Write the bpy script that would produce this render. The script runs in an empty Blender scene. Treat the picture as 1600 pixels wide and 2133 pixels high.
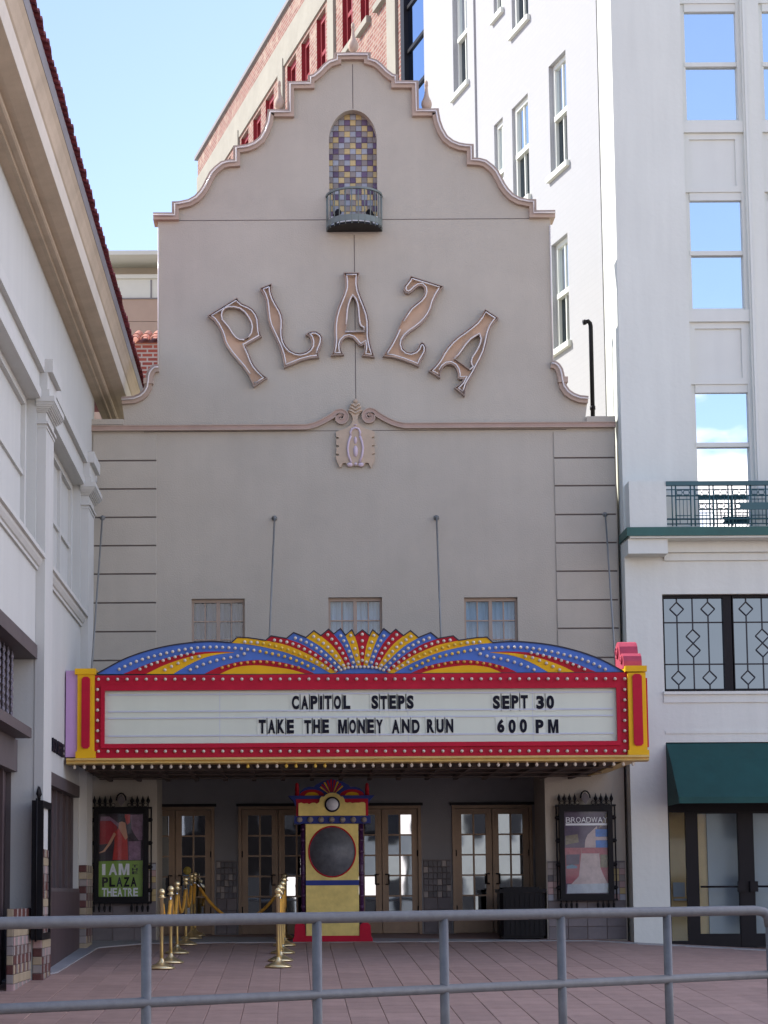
import bpy, bmesh, math, random
from mathutils import Vector, Matrix
from mathutils.geometry import tessellate_polygon
random.seed(7)
R = math.radians
SC = bpy.context.scene
COL = SC.collection

# ------------------------------------------------------------------ camera
F, PPX, PPY = 4000.0, 605.0, 1421.0
PITCH, ROLL, CZ = math.atan(0.111), -0.006, 0.695
cam_d = bpy.data.cameras.new('camera'); cam = bpy.data.objects.new('camera', cam_d); COL.objects.link(cam)
CR = Matrix.Rotation(math.pi/2 + PITCH, 3, 'X') @ Matrix.Rotation(ROLL, 3, 'Z')
cam.location = (0, 0, CZ); cam.rotation_euler = CR.to_euler()
cam_d.sensor_fit = 'VERTICAL'; cam_d.sensor_height = 36; cam_d.sensor_width = 27
cam_d.lens = 36*F/2133.0
cam_d.shift_x = (800-PPX)/2133.0; cam_d.shift_y = (PPY-1066.5)/2133.0
cam_d.clip_end = 4000
SC.camera = cam

# ------------------------------------------------------------------ sky, sun, exposure
SUN_E, SUN_R = R(42), R(68)
W = bpy.data.worlds.new('World'); SC.world = W; W.use_nodes = True
nt = W.node_tree; nt.nodes.clear()
sky = nt.nodes.new('ShaderNodeTexSky'); sky.sky_type = 'NISHITA'; sky.sun_disc = False
sky.sun_elevation = SUN_E; sky.sun_rotation = SUN_R; sky.air_density = 0.8; sky.dust_density = 0.5; sky.ozone_density = 3.0
bg = nt.nodes.new('ShaderNodeBackground'); bg.inputs[1].default_value = 0.125
wo = nt.nodes.new('ShaderNodeOutputWorld')
tc = nt.nodes.new('ShaderNodeTexCoord')
sep = nt.nodes.new('ShaderNodeSeparateXYZ'); nt.links.new(tc.outputs['Generated'], sep.inputs[0])
nz = nt.nodes.new('ShaderNodeTexNoise'); nz.inputs['Scale'].default_value = 5.0; nz.inputs['Detail'].default_value = 7
mp = nt.nodes.new('ShaderNodeMapping'); mp.inputs['Scale'].default_value = (1, 1, 2.6); mp.inputs['Location'].default_value = (0.3, 0.1, 0)
nt.links.new(tc.outputs['Generated'], mp.inputs[0]); nt.links.new(mp.outputs[0], nz.inputs['Vector'])
def wmath(op, a, b=None):
    n = nt.nodes.new('ShaderNodeMath'); n.operation = op
    for i, v in enumerate((a, b)):
        if v is None: continue
        if isinstance(v, (int, float)): n.inputs[i].default_value = v
        else: nt.links.new(v, n.inputs[i])
    return n.outputs[0]
# a bank of fair weather cloud low over the street behind the viewer (seen only mirrored in the panes)
elev = nt.nodes.new('ShaderNodeMapRange'); elev.inputs[1].default_value = 0.30; elev.inputs[2].default_value = 0.12
nt.links.new(sep.outputs[2], elev.inputs[0])
back = nt.nodes.new('ShaderNodeMapRange'); back.inputs[1].default_value = 0.0; back.inputs[2].default_value = -0.5
nt.links.new(sep.outputs[1], back.inputs[0])
dens = wmath('ADD', nz.outputs[0], wmath('MULTIPLY', elev.outputs[0], 0.42))
cl = nt.nodes.new('ShaderNodeMapRange'); cl.inputs[1].default_value = 0.72; cl.inputs[2].default_value = 0.80
nt.links.new(dens, cl.inputs[0])
cm = wmath('MULTIPLY', cl.outputs[0], back.outputs[0])
mx = nt.nodes.new('ShaderNodeMix'); mx.data_type = 'RGBA'; mx.inputs[7].default_value = (6.0, 6.15, 6.4, 1)
nt.links.new(cm, mx.inputs[0]); nt.links.new(sky.outputs[0], mx.inputs[6])
wb = nt.nodes.new('ShaderNodeMix'); wb.data_type = 'RGBA'; wb.blend_type = 'MULTIPLY'; wb.inputs[0].default_value = 1.0; wb.inputs[7].default_value = (1.12, 0.94, 0.86, 1)
nt.links.new(mx.outputs[2], wb.inputs[6]); nt.links.new(wb.outputs[2], bg.inputs[0]); nt.links.new(bg.outputs[0], wo.inputs[0])

SUN_DIR = Vector((-math.sin(SUN_R)*math.cos(SUN_E), math.cos(SUN_R)*math.cos(SUN_E), math.sin(SUN_E)))
sl = bpy.data.lights.new('sun', 'SUN'); sl.energy = 2.4; sl.angle = R(0.6); sl.color = (1.0, 0.95, 0.88)
so = bpy.data.objects.new('sun', sl); COL.objects.link(so); so.location = (-20, 20, 40)
so.rotation_euler = SUN_DIR.to_track_quat('Z', 'Y').to_euler()
vs = SC.view_settings
vs.view_transform = 'Standard'; vs.look = 'None'; vs.exposure = 1.82; vs.gamma = 1.0; vs.use_curve_mapping = False

# ------------------------------------------------------------------ sight lines: a photo pixel to a point on a real plane
def ray(px, py):
    return CR @ Vector(((px-PPX)/F, -(py-PPY)/F, -1))
def onY(px, py, Y):
    d = ray(px, py); t = Y/d.y
    return (d.x*t, CZ + d.z*t)
def onX(px, py, X):
    d = ray(px, py); t = X/d.x
    return (d.y*t, CZ + d.z*t)
def gz(x, y):
    return (y-30)*0.0465 - max(0.0, x-4.6)*0.055
def onG(px, py):
    d = ray(px, py); lat = 0.0
    for _ in range(6):
        t = (CZ+30*0.0465+lat)/(d.y*0.0465-d.z); x, y = d.x*t, d.y*t; lat = max(0.0, x-4.6)*0.055
    return (x, y, gz(x, y))
def XY(pts, Y):
    return [onY(p[0], p[1], Y) for p in pts]
def rectY(x0, y0, x1, y1, Y):
    m = (y0+y1)/2; n = (x0+x1)/2
    return onY(x0, m, Y)[0], onY(x1, m, Y)[0], onY(n, y1, Y)[1], onY(n, y0, Y)[1]      # X0 X1 Z0 Z1

# ------------------------------------------------------------------ materials
MATS = {}
def mat(name, col, rough=0.75, metal=0.0, var=0.1, scale=2.0, bump=0.0, bscale=60.0, streak=0.0, rand=0.0, spec=0.4, coat=0.0, wave=0.0):
    m = bpy.data.materials.new(name); m.use_nodes = True; n = m.node_tree; b = n.nodes['Principled BSDF']
    L = n.links.new
    b.inputs['Roughness'].default_value = rough; b.inputs['Metallic'].default_value = metal
    b.inputs['Specular IOR Level'].default_value = spec; b.inputs['Coat Weight'].default_value = coat
    tcn = n.nodes.new('ShaderNodeTexCoord'); src = tcn.outputs['Object']
    nz = n.nodes.new('ShaderNodeTexNoise'); nz.inputs['Scale'].default_value = scale; nz.inputs['Detail'].default_value = 6; nz.inputs['Roughness'].default_value = 0.65
    L(src, nz.inputs['Vector'])
    f = nz.outputs[0]
    if streak:
        mpn = n.nodes.new('ShaderNodeMapping'); mpn.inputs['Scale'].default_value = (3.5, 3.5, 0.28); L(src, mpn.inputs[0])
        n2 = n.nodes.new('ShaderNodeTexNoise'); n2.inputs['Scale'].default_value = 1.6; n2.inputs['Detail'].default_value = 5; L(mpn.outputs[0], n2.inputs['Vector'])
        mm = n.nodes.new('ShaderNodeMix'); mm.inputs[0].default_value = streak; L(f, mm.inputs[2]); L(n2.outputs[0], mm.inputs[3]); f = mm.outputs[0]
    mr = n.nodes.new('ShaderNodeMapRange'); mr.inputs[1].default_value = 0.25; mr.inputs[2].default_value = 0.75
    mr.inputs[3].default_value = 1-var; mr.inputs[4].default_value = 1+var; L(f, mr.inputs[0]); fac = mr.outputs[0]
    if rand:
        oi = n.nodes.new('ShaderNodeObjectInfo'); m2 = n.nodes.new('ShaderNodeMapRange'); m2.inputs[3].default_value = 1-rand; m2.inputs[4].default_value = 1+rand
        L(oi.outputs['Random'], m2.inputs[0]); mu = n.nodes.new('ShaderNodeMath'); mu.operation = 'MULTIPLY'; L(fac, mu.inputs[0]); L(m2.outputs[0], mu.inputs[1]); fac = mu.outputs[0]
    vm = n.nodes.new('ShaderNodeVectorMath'); vm.operation = 'SCALE'; vm.inputs[0].default_value = col[:3]; L(fac, vm.inputs['Scale'])
    L(vm.outputs[0], b.inputs['Base Color'])
    if bump or wave:
        nb = n.nodes.new('ShaderNodeTexNoise'); nb.inputs['Scale'].default_value = bscale; nb.inputs['Detail'].default_value = 3 if bump else 1; L(src, nb.inputs['Vector'])
        bn = n.nodes.new('ShaderNodeBump'); bn.inputs['Strength'].default_value = bump or wave; bn.inputs['Distance'].default_value = 0.02 if bump else 0.05
        L(nb.outputs[0], bn.inputs['Height']); L(bn.outputs[0], b.inputs['Normal'])
    MATS[name] = m
    return m
def glass(name, tint, refl, trans):
    m = bpy.data.materials.new(name); m.use_nodes = True; n = m.node_tree; n.nodes.clear(); L = n.links.new
    o = n.nodes.new('ShaderNodeOutputMaterial'); g = n.nodes.new('ShaderNodeBsdfGlossy'); g.inputs['Roughness'].default_value = 0.03
    g.inputs['Color'].default_value = (0.9, 0.95, 1, 1)
    t = n.nodes.new('ShaderNodeBsdfTransparent'); t.inputs[0].default_value = (*tint, 1)
    mx = n.nodes.new('ShaderNodeMixShader'); lw = n.nodes.new('ShaderNodeLayerWeight'); lw.inputs[0].default_value = 0.18
    mr = n.nodes.new('ShaderNodeMapRange'); mr.inputs[3].default_value = refl; mr.inputs[4].default_value = 1.0
    L(lw.outputs['Fresnel'], mr.inputs[0]); L(mr.outputs[0], mx.inputs[0]); L(t.outputs[0], mx.inputs[1]); L(g.outputs[0], mx.inputs[2]); L(mx.outputs[0], o.inputs[0])
    MATS[name] = m; return m
def brickmat(name, c1, c2, mortar, bw, bh, msize, patch=None, bumpk=0.5, pscale=0.25, pth=0.55):
    m = bpy.data.materials.new(name); m.use_nodes = True; n = m.node_tree; b = n.nodes['Principled BSDF']; L = n.links.new
    b.inputs['Roughness'].default_value = 0.9; b.inputs['Specular IOR Level'].default_value = 0.2
    tcn = n.nodes.new('ShaderNodeTexCoord'); s = n.nodes.new('ShaderNodeSeparateXYZ'); c = n.nodes.new('ShaderNodeCombineXYZ')
    L(tcn.outputs['Object'], s.inputs[0]); L(s.outputs[0], c.inputs[0]); L(s.outputs[2], c.inputs[1])
    br = n.nodes.new('ShaderNodeTexBrick'); L(c.outputs[0], br.inputs['Vector'])
    br.inputs['Color1'].default_value = (*c1, 1); br.inputs['Color2'].default_value = (*c2, 1); br.inputs['Mortar'].default_value = (*mortar, 1)
    br.inputs['Scale'].default_value = 1; br.inputs['Brick Width'].default_value = bw; br.inputs['Row Height'].default_value = bh; br.inputs['Mortar Size'].default_value = msize
    colr = br.outputs[0]
    nz = n.nodes.new('ShaderNodeTexNoise'); nz.inputs['Scale'].default_value = pscale; nz.inputs['Detail'].default_value = 8; nz.inputs['Roughness'].default_value = 0.7; L(c.outputs[0], nz.inputs['Vector'])
    if patch:
        mr = n.nodes.new('ShaderNodeMapRange'); mr.inputs[1].default_value = pth; mr.inputs[2].default_value = pth+0.12; L(nz.outputs[0], mr.inputs[0])
        mx = n.nodes.new('ShaderNodeMix'); mx.data_type = 'RGBA'; mx.inputs[7].default_value = (*patch, 1); L(mr.outputs[0], mx.inputs[0]); L(colr, mx.inputs[6]); colr = mx.outputs[2]
    L(colr, b.inputs['Base Color'])
    bn = n.nodes.new('ShaderNodeBump'); bn.inputs['Strength'].default_value = bumpk; bn.inputs['Distance'].default_value = 0.02; bn.invert = True
    L(br.outputs['Fac'], bn.inputs['Height']); L(bn.outputs[0], b.inputs['Normal'])
    MATS[name] = m; return m

mat('recess_shade_grey', (.20,.20,.205), 0.9, var=0.08, scale=1.5, bump=0.2)  # darker than the front stucco: recess shade put into the wall colour
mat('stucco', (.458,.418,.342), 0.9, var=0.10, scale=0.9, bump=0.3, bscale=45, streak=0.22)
mat('joint', (.13,.11,.10), 0.9)
mat('pink_trim', (.415,.295,.235), 0.8, var=0.1, scale=3, bump=0.1)
mat('coping_tan', (.445,.34,.265), 0.8, var=0.1, scale=3, bump=0.1)
mat('neon_glass', (.70,.65,.61), 0.15, var=0.02, spec=0.6)
mat('letter_face', (0.616, 0.429, 0.292), 0.6, var=0.12, scale=3)
mat('letter_rim', (0.35, 0.27, 0.22), 0.6, var=0.15, scale=6)
mat('crest_tan', (.50,.39,.28), 0.8, var=0.1, scale=6, bump=0.1)
mat('lilac', (0.598, 0.494, 0.546), 0.6, var=0.05)
mat('tile_yellow', (.48,.37,.17), 0.35, var=0.12, scale=5, rand=0.1)
mat('tile_blue', (.30,.315,.35), 0.35, var=0.12, scale=5, rand=0.12)
mat('tile_purple', (.115,.075,.135), 0.35, var=0.2, scale=5, rand=0.2)
mat('tile_grey', (.25,.22,.20), 0.4, var=0.12, scale=5, rand=0.15)
mat('tile_maroon', (0.10, 0.035, 0.03), 0.4, var=0.15, scale=5, rand=0.15)
mat('tile_cream', (.36,.29,.19), 0.4, var=0.1, scale=5, rand=0.1)
mat('tile_pink', (0.40, 0.27, 0.25), 0.45, var=0.1, scale=5, rand=0.12)
mat('grout', (0.13, 0.10, 0.09), 0.95)
mat('stone_grey', (.17,.15,.15), 0.7, var=0.2, scale=4, rand=0.15)
mat('rail_green', (0.16, 0.19, 0.175), 0.5, metal=0.0, var=0.1)
mat('iron_black', (.009,.0085,.010), 0.45, spec=0.15, var=0.2, scale=8)
mat('plaster_white', (0.74, 0.73, 0.71), 0.8, var=0.04, streak=0.5)
mat('red_paint', (.45,.012,.035), 0.38, spec=0.1, var=0.14, scale=2.5, bump=0.05, bscale=12)
mat('yellow_paint', (0.770, 0.434, 0.016), 0.4, spec=0.1, var=0.1, scale=2.5)
mat('blue_paint', (0.085, 0.178, 0.513), 0.4, spec=0.1, var=0.12, scale=2.5)
mat('red_stripe', (.45,.016,.03), 0.4, spec=0.1, var=0.12, scale=3)
mat('lilac_paint', (.52,.31,.54), 0.5, var=0.1)
mat('pink_paint', (.42,.07,.11), 0.55, spec=0.1, var=0.2, scale=5)
mat('edge_black', (0.02, 0.016, 0.03), 0.5)
mat('gold_trim', (0.625, 0.413, 0.125), 0.45, metal=0.25, var=0.15, scale=6)
mat('bulb_white', (0.650, 0.587, 0.481), 0.2, var=0.03, rand=0.06, spec=0.6)
mat('bulb_yellow', (0.75, 0.50, 0.08), 0.2, var=0.03, rand=0.1, spec=0.6)
mat('bulb_amber', (0.70, 0.33, 0.05), 0.2, var=0.03, rand=0.1, spec=0.6)
mat('sign_white', (.62,.655,.53), 0.35, var=0.05, scale=1.5, streak=0.4)
mat('track_grey', (.52,.55,.60), 0.35, var=0.05)
mat('letter_black', (0.012, 0.012, 0.02), 0.6, spec=0.1)
mat('letter_card', (.65,.68,.565), 0.25, var=0.03)
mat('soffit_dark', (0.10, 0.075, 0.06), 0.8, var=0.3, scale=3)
mat('rod_grey', (0.24, 0.245, 0.23), 0.5, metal=0.4, var=0.15)
mat('brass_door', (.20,.138,.088), 0.42, metal=0.25, var=0.25, scale=3, streak=0.5)
mat('door_glass', (.40,.44,.47), 0.02, metal=1.0, var=0.02, wave=0.012, bscale=2.5)
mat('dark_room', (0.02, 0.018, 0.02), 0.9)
mat('window_wood', (.38,.295,.23), 0.6, var=0.1, scale=4)
mat('curtain_dark', (0.10, 0.12, 0.17), 0.9, var=0.1, scale=2)
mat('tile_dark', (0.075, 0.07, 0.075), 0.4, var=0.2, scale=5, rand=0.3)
mat('blue_glass', (0.42, 0.56, 0.78), 0.02, metal=1.0, var=0.02)
mat('curtain_blue', (.30,.40,.50), 0.9, var=0.06, scale=2)
glass('clear_glass', (0.85, 0.92, 0.95), 0.02, 0.8)
glass('poster_glass', (0.95, 0.95, 0.95), 0.02, 0.9)
mat('gold_panel', (0.644, 0.517, 0.178), 0.42, spec=0.1, metal=0.30, var=0.22, scale=4.5, bump=0.08, bscale=20)
mat('royal_blue', (.035,.055,.24), 0.4, spec=0.1, var=0.1)
mat('clock_dark', (0.008, 0.008, 0.03), 0.4)
mat('clock_face', (0.70, 0.73, 0.78), 0.3, var=0.04, scale=20)
mat('disc_slate', (.12,.13,.145), 0.45, var=0.35, scale=9)
mat('purple_glitter', (0.06, 0.018, 0.07), 0.35, var=0.8, scale=70)
mat('stanchion_gold', (.86,.70,.38), 0.3, metal=0.85, var=0.05)
mat('velvet_gold', (.72,.36,.05), 0.85, var=0.2, scale=10, bump=0.2, bscale=120)
mat('chrome', (0.75, 0.75, 0.76), 0.15, metal=1.0)
mat('pipe_grey', (.137,.139,.137), 0.5, spec=0.25, metal=0.1, var=0.16, scale=14, bump=0.06, bscale=30)
mat('paver_red', (.36,.235,.185), 0.85, var=0.16, scale=3.5, bump=0.2, bscale=50, rand=0.09)
mat('paver_joint', (.315,.205,.163), 0.95)
mat('concrete', (0.34, 0.325, 0.31), 0.9, var=0.14, scale=1.6, bump=0.15)
mat('bounce_paving', (.38,.36,.33), 0.9, var=0.2, scale=2)  # street colour lightened to bounce more light onto the shaded facade
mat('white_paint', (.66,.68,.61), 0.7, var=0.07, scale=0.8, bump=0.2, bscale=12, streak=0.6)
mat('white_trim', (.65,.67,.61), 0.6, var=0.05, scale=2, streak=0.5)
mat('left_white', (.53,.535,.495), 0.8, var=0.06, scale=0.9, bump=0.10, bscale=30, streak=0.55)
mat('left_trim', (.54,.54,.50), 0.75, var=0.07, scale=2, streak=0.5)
mat('cornice_cream', (0.480, 0.390, 0.282), 0.85, var=0.17, scale=1.6, bump=0.1)
mat('cornice_light', (0.600, 0.546, 0.456), 0.8, var=0.1, scale=1.6)
mat('gutter_grey', (0.20, 0.19, 0.20), 0.6, var=0.15)
mat('roof_clay', (0.17, 0.035, 0.04), 0.7, var=0.25, scale=9, rand=0.25)
mat('roof_terracotta', (0.48, 0.20, 0.13), 0.75, var=0.25, scale=9, rand=0.3)
mat('sky_glass', (.76,.83,.88), 0.015, metal=1.0, var=0.01, wave=0.012, bscale=1.6)
mat('shade_grey', (0.40, 0.41, 0.42), 0.6)
mat('deep_glass', (0.081, 0.112, 0.146), 0.03, metal=1.0, var=0.02, wave=0.02, bscale=1.2)
mat('ledge_green', (.022,.10,.083), 0.45, var=0.15, scale=3)
mat('rail_teal', (0.035, 0.10, 0.11), 0.45, var=0.15)
mat('awning_green', (0.011, 0.066, 0.056), 0.75, var=0.16, scale=3, bump=0.1, bscale=200)
mat('frame_dark', (.012,.011,.013), 0.45, spec=0.15, var=0.15)
mat('shop_tan', (.80,.46,.19), 0.8, var=0.15, scale=2)
mat('shop_white', (.42,.385,.37), 0.8, var=0.05)
mat('lead', (0.03, 0.03, 0.035), 0.4)
mat('brown_wood', (0.075, 0.05, 0.05), 0.6, var=0.25, scale=4, streak=0.6)
mat('brown_trim', (.10,.08,.078), 0.6, var=0.15)
mat('iron_scroll', (0.16, 0.145, 0.17), 0.5, var=0.15)
mat('red_frame', (0.243, 0.020, 0.027), 0.5, var=0.12)
mat('stucco_grey', (.29,.27,.225), 0.9, var=0.15, scale=0.6)
mat('coping_grey', (0.22, 0.21, 0.21), 0.7)
mat('beige_wall', (0.46, 0.40, 0.31), 0.85, var=0.05)
mat('beige_light', (0.62, 0.62, 0.54), 0.8, var=0.04)
mat('tan_wall', (0.42, 0.31, 0.235), 0.85, var=0.05)
mat('poster_dark', (0.045, 0.03, 0.045), 0.5, var=0.35, scale=8)
mat('poster_red', (0.405, 0.027, 0.041), 0.5, var=0.25, scale=9)
mat('dress_red', (0.567, 0.041, 0.034), 0.5, var=0.2, scale=12)
mat('poster_skin', (0.675, 0.365, 0.230), 0.5, var=0.1, scale=10)
mat('poster_mauve', (0.297, 0.176, 0.270), 0.5, var=0.4, scale=14)
mat('poster_green', (0.270, 0.446, 0.074), 0.5, var=0.1)
mat('poster_white', (0.972, 0.999, 1.026), 0.5)
mat('poster_purple', (0.135, 0.101, 0.162), 0.5, var=0.3, scale=12)
mat('poster_rose', (0.459, 0.135, 0.162), 0.5, var=0.25, scale=14)
mat('poster_pale', (0.621, 0.513, 0.486), 0.5, var=0.2, scale=12)
mat('poster_blue', (0.068, 0.230, 0.621), 0.5, var=0.3, scale=16)
mat('poster_ice', (0.55, 0.62, 0.66), 0.5, var=0.15, scale=10)
mat('poster_olive', (0.297, 0.257, 0.176), 0.5, var=0.4, scale=20)
mat('sticker_yellow', (0.35, 0.28, 0.06), 0.5)
mat('sticker_blue', (0.16, 0.30, 0.42), 0.5)
mat('far_pale', (.42,.40,.36), 0.8, var=0.08)
mat('far_brown', (.010,.008,.008), 0.85, spec=0.02, var=0.3)
brickmat('red_brick', (0.27, 0.125, 0.10), (0.20, 0.085, 0.07), (0.32, 0.26, 0.22), 0.42, 0.15, 0.022, patch=(0.37, 0.285, 0.225), pscale=1.3, pth=0.52)
brickmat('near_brick', (0.36, 0.10, 0.07), (0.27, 0.07, 0.055), (0.45, 0.38, 0.33), 0.22, 0.085, 0.016)
brickmat('painted_brick', (0.385, 0.39, 0.40), (0.378, 0.383, 0.393), (0.37, 0.375, 0.385), 0.28, 0.10, 0.008, bumpk=0.12)

# ------------------------------------------------------------------ mesh tools
class MB:
    def __init__(s): s.v = []; s.f = []; s.m = []; s.sm = []
    def add(s, vs, fs, mi=0, smooth=False):
        o = len(s.v); s.v += [tuple(v) for v in vs]
        for f in fs: s.f.append([i+o for i in f]); s.m.append(mi); s.sm.append(smooth)
    def box(s, x0, x1, y0, y1, z0, z1, mi=0):
        if x0 > x1: x0, x1 = x1, x0
        if y0 > y1: y0, y1 = y1, y0
        if z0 > z1: z0, z1 = z1, z0
        s.add([(x0,y0,z0),(x1,y0,z0),(x1,y1,z0),(x0,y1,z0),(x0,y0,z1),(x1,y0,z1),(x1,y1,z1),(x0,y1,z1)],
              [(0,3,2,1),(4,5,6,7),(0,1,5,4),(1,2,6,5),(2,3,7,6),(3,0,4,7)], mi)
        return s
    def prism(s, loops, f0, f1, mi=0, side_mi=None):
        # loops: outer then holes, 2d points; f0/f1 map (a,b) to the two end faces
        if not isinstance(loops[0][0], (tuple, list, Vector)): loops = [loops]
        side_mi = mi if side_mi is None else side_mi
        tri = tessellate_polygon([[Vector((a, b, 0)) for a, b in l] for l in loops])
        flat = [p for l in loops for p in l]; n = len(flat)
        A = [f0(*p) for p in flat]; B = [f1(*p) for p in flat]
        s.add(A+B, [tuple(t) for t in tri] + [tuple(i+n for i in reversed(t)) for t in tri], mi)
        fs = []; k = 0
        for l in loops:
            m = len(l)
            for i in range(m): j = (i+1) % m; fs.append((k+i, k+j, k+j+n, k+i+n))
            k += m
        s.add(A+B, fs, side_mi)
        return s
    def prismY(s, loops, y0, y1, mi=0, side_mi=None):
        return s.prism(loops, lambda a, b: (a, y0, b), lambda a, b: (a, y1, b), mi, side_mi)
    def tube(s, path, r, seg=8, mi=0, closed=False, smooth=True):
        P = [Vector(p) for p in path]; n = len(P); rings = []; prev = None
        for i in range(n):
            if closed: t = P[(i+1) % n]-P[i-1]
            else: t = P[min(i+1, n-1)]-P[max(i-1, 0)]
            t.normalize()
            if prev is None:
                a = Vector((0, 1, 0)) if abs(t.y) < 0.9 else Vector((1, 0, 0))
                u = t.cross(a).normalized()
            else:
                u = (prev - t*prev.dot(t)); u.normalize()
            prev = u; w = t.cross(u)
            rr = r(i/(n-1)) if callable(r) else r
            rings.append([P[i]+u*(math.cos(2*math.pi*k/seg)*rr)+w*(math.sin(2*math.pi*k/seg)*rr) for k in range(seg)])
        vs = [v for q in rings for v in q]; fs = []
        for i in range(n if closed else n-1):
            a = i*seg; b = ((i+1) % n)*seg
            for k in range(seg): fs.append((a+k, a+(k+1) % seg, b+(k+1) % seg, b+k))
        if not closed: fs += [tuple(reversed(range(seg))), tuple(range((n-1)*seg, n*seg))]
        s.add(vs, fs, mi, smooth); return s
    def lathe(s, prof, c=(0,0,0), seg=16, mi=0, axis='Z', sx=1, sy=1):
        vs = []; fs = []; n = len(prof)
        for r, h in prof:
            for k in range(seg):
                a = 2*math.pi*k/seg; x = math.cos(a)*r*sx; y = math.sin(a)*r*sy
                p = (x, y, h) if axis == 'Z' else ((x, h, y) if axis == 'Y' else (h, x, y))
                vs.append((c[0]+p[0], c[1]+p[1], c[2]+p[2]))
        for i in range(n-1):
            for k in range(seg): fs.append((i*seg+k, i*seg+(k+1) % seg, (i+1)*seg+(k+1) % seg, (i+1)*seg+k))
        fs += [tuple(range(seg)), tuple(range((n-1)*seg, n*seg))]
        s.add(vs, fs, mi, True); return s
    def ball(s, c, rx, ry, rz, seg=10, ring=6, mi=0):
        return s.lathe([(max(1e-4, math.sin(math.pi*i/ring)), -math.cos(math.pi*i/ring)*1.0) for i in range(ring+1)], (0,0,0), seg, mi)._place(c, rx, ry, rz, seg*(ring+1))
    def _place(s, c, rx, ry, rz, n):
        for i in range(len(s.v)-n, len(s.v)):
            x, y, z = s.v[i]; s.v[i] = (c[0]+x*rx, c[1]+y*ry, c[2]+z*rz)
        return s
    def strip(s, path, w, d0, d1, plane, mi=0, closed=False):
        # flat band along a 2d path, width w to each side pair (wl, wr); plane(a,b,d)
        L = offset(path, w[0], closed); Rr = offset(path, w[1], closed); n = len(path)
        vs = [plane(*p, d0) for p in L]+[plane(*p, d0) for p in Rr]+[plane(*p, d1) for p in L]+[plane(*p, d1) for p in Rr]; fs = []
        for i in range(n if closed else n-1):
            j = (i+1) % n
            fs += [(i, j, n+j, n+i), (2*n+i, 3*n+i, 3*n+j, 2*n+j), (i, 2*n+i, 2*n+j, j), (n+i, n+j, 3*n+j, 3*n+i)]
        if not closed: fs += [(0, n, 3*n, 2*n), (n-1, 3*n-1, 4*n-1, 2*n-1)]
        s.add(vs, fs, mi); return s
    def mesh(s, name, mats):
        me = bpy.data.meshes.new(name); me.from_pydata(s.v, [], s.f)
        for mm in (mats if isinstance(mats, (list, tuple)) else [mats]): me.materials.append(MATS[mm])
        me.polygons.foreach_set('material_index', s.m); me.polygons.foreach_set('use_smooth', s.sm)
        bm = bmesh.new(); bm.from_mesh(me); bmesh.ops.remove_doubles(bm, verts=bm.verts, dist=1e-5); bmesh.ops.recalc_face_normals(bm, faces=bm.faces); bm.to_mesh(me); bm.free()
        me.update(); return me
    def build(s, name, mats, parent=None, loc=None):
        return place(name, s.mesh(name, mats), parent, loc)
def offset(pts, d, closed=False):
    n = len(pts); out = []
    for i in range(n):
        p = Vector(pts[i]).to_2d()
        a = Vector(pts[i-1]).to_2d() if (i > 0 or closed) else None
        b = Vector(pts[(i+1) % n]).to_2d() if (i < n-1 or closed) else None
        ns = []
        if a is not None and (p-a).length > 1e-9: t = (p-a).normalized(); ns.append(Vector((-t.y, t.x)))
        if b is not None and (b-p).length > 1e-9: t = (b-p).normalized(); ns.append(Vector((-t.y, t.x)))
        m = sum(ns, Vector((0, 0)));
        if m.length < 1e-6: m = ns[0]
        m.normalize(); k = d/max(0.45, m.dot(ns[0]))
        out.append(tuple(p+m*k))
    return out
def place(name, me, parent=None, loc=None):
    o = bpy.data.objects.new(name, me); COL.objects.link(o)
    if loc is not None: o.location = loc
    if parent is not None:
        o.parent = parent
        L = Vector(parent.location)
        o.matrix_parent_inverse = Matrix.Translation(-L)
    return o
def tag(o, label, cat, group=None):
    o['label'] = label; o['category'] = cat
    if group: o['group'] = group
    return o
def thing(name, label, cat, loc=(0,0,0), group=None):
    o = bpy.data.objects.new(name, None); COL.objects.link(o); o.location = loc; o.empty_display_size = 0.2
    return tag(o, label, cat, group)
def struct(o): o['kind'] = 'structure'; return o
def smooth(pts, n=4, closed=False):
    # Catmull-Rom through points
    P = [Vector(p) for p in pts]; out = []; m = len(P)
    rng = range(m) if closed else range(m-1)
    for i in rng:
        p0 = P[i-1] if (i > 0 or closed) else P[0]; p1 = P[i]; p2 = P[(i+1) % m]; p3 = P[(i+2) % m] if (i+2 < m or closed) else P[-1]
        for k in range(n):
            t = k/n; out.append(tuple(0.5*((2*p1)+(p2-p0)*t+(2*p0-5*p1+4*p2-p3)*t*t+(3*p1-p0-3*p2+p3)*t**3)))
    if not closed: out.append(tuple(P[-1]))
    return out
def resample(pts, step):
    P = [Vector(p) for p in pts]; L = [0]
    for i in range(1, len(P)): L.append(L[-1]+(P[i]-P[i-1]).length)
    n = max(1, round(L[-1]/step)); out = []
    for k in range(n+1):
        d = L[-1]*k/n; i = max(j for j in range(len(L)) if L[j] <= d+1e-9); i = min(i, len(P)-2)
        out.append(tuple(P[i].lerp(P[i+1], (d-L[i])/max(1e-9, L[i+1]-L[i]))))
    return out
_CH = {}
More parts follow.
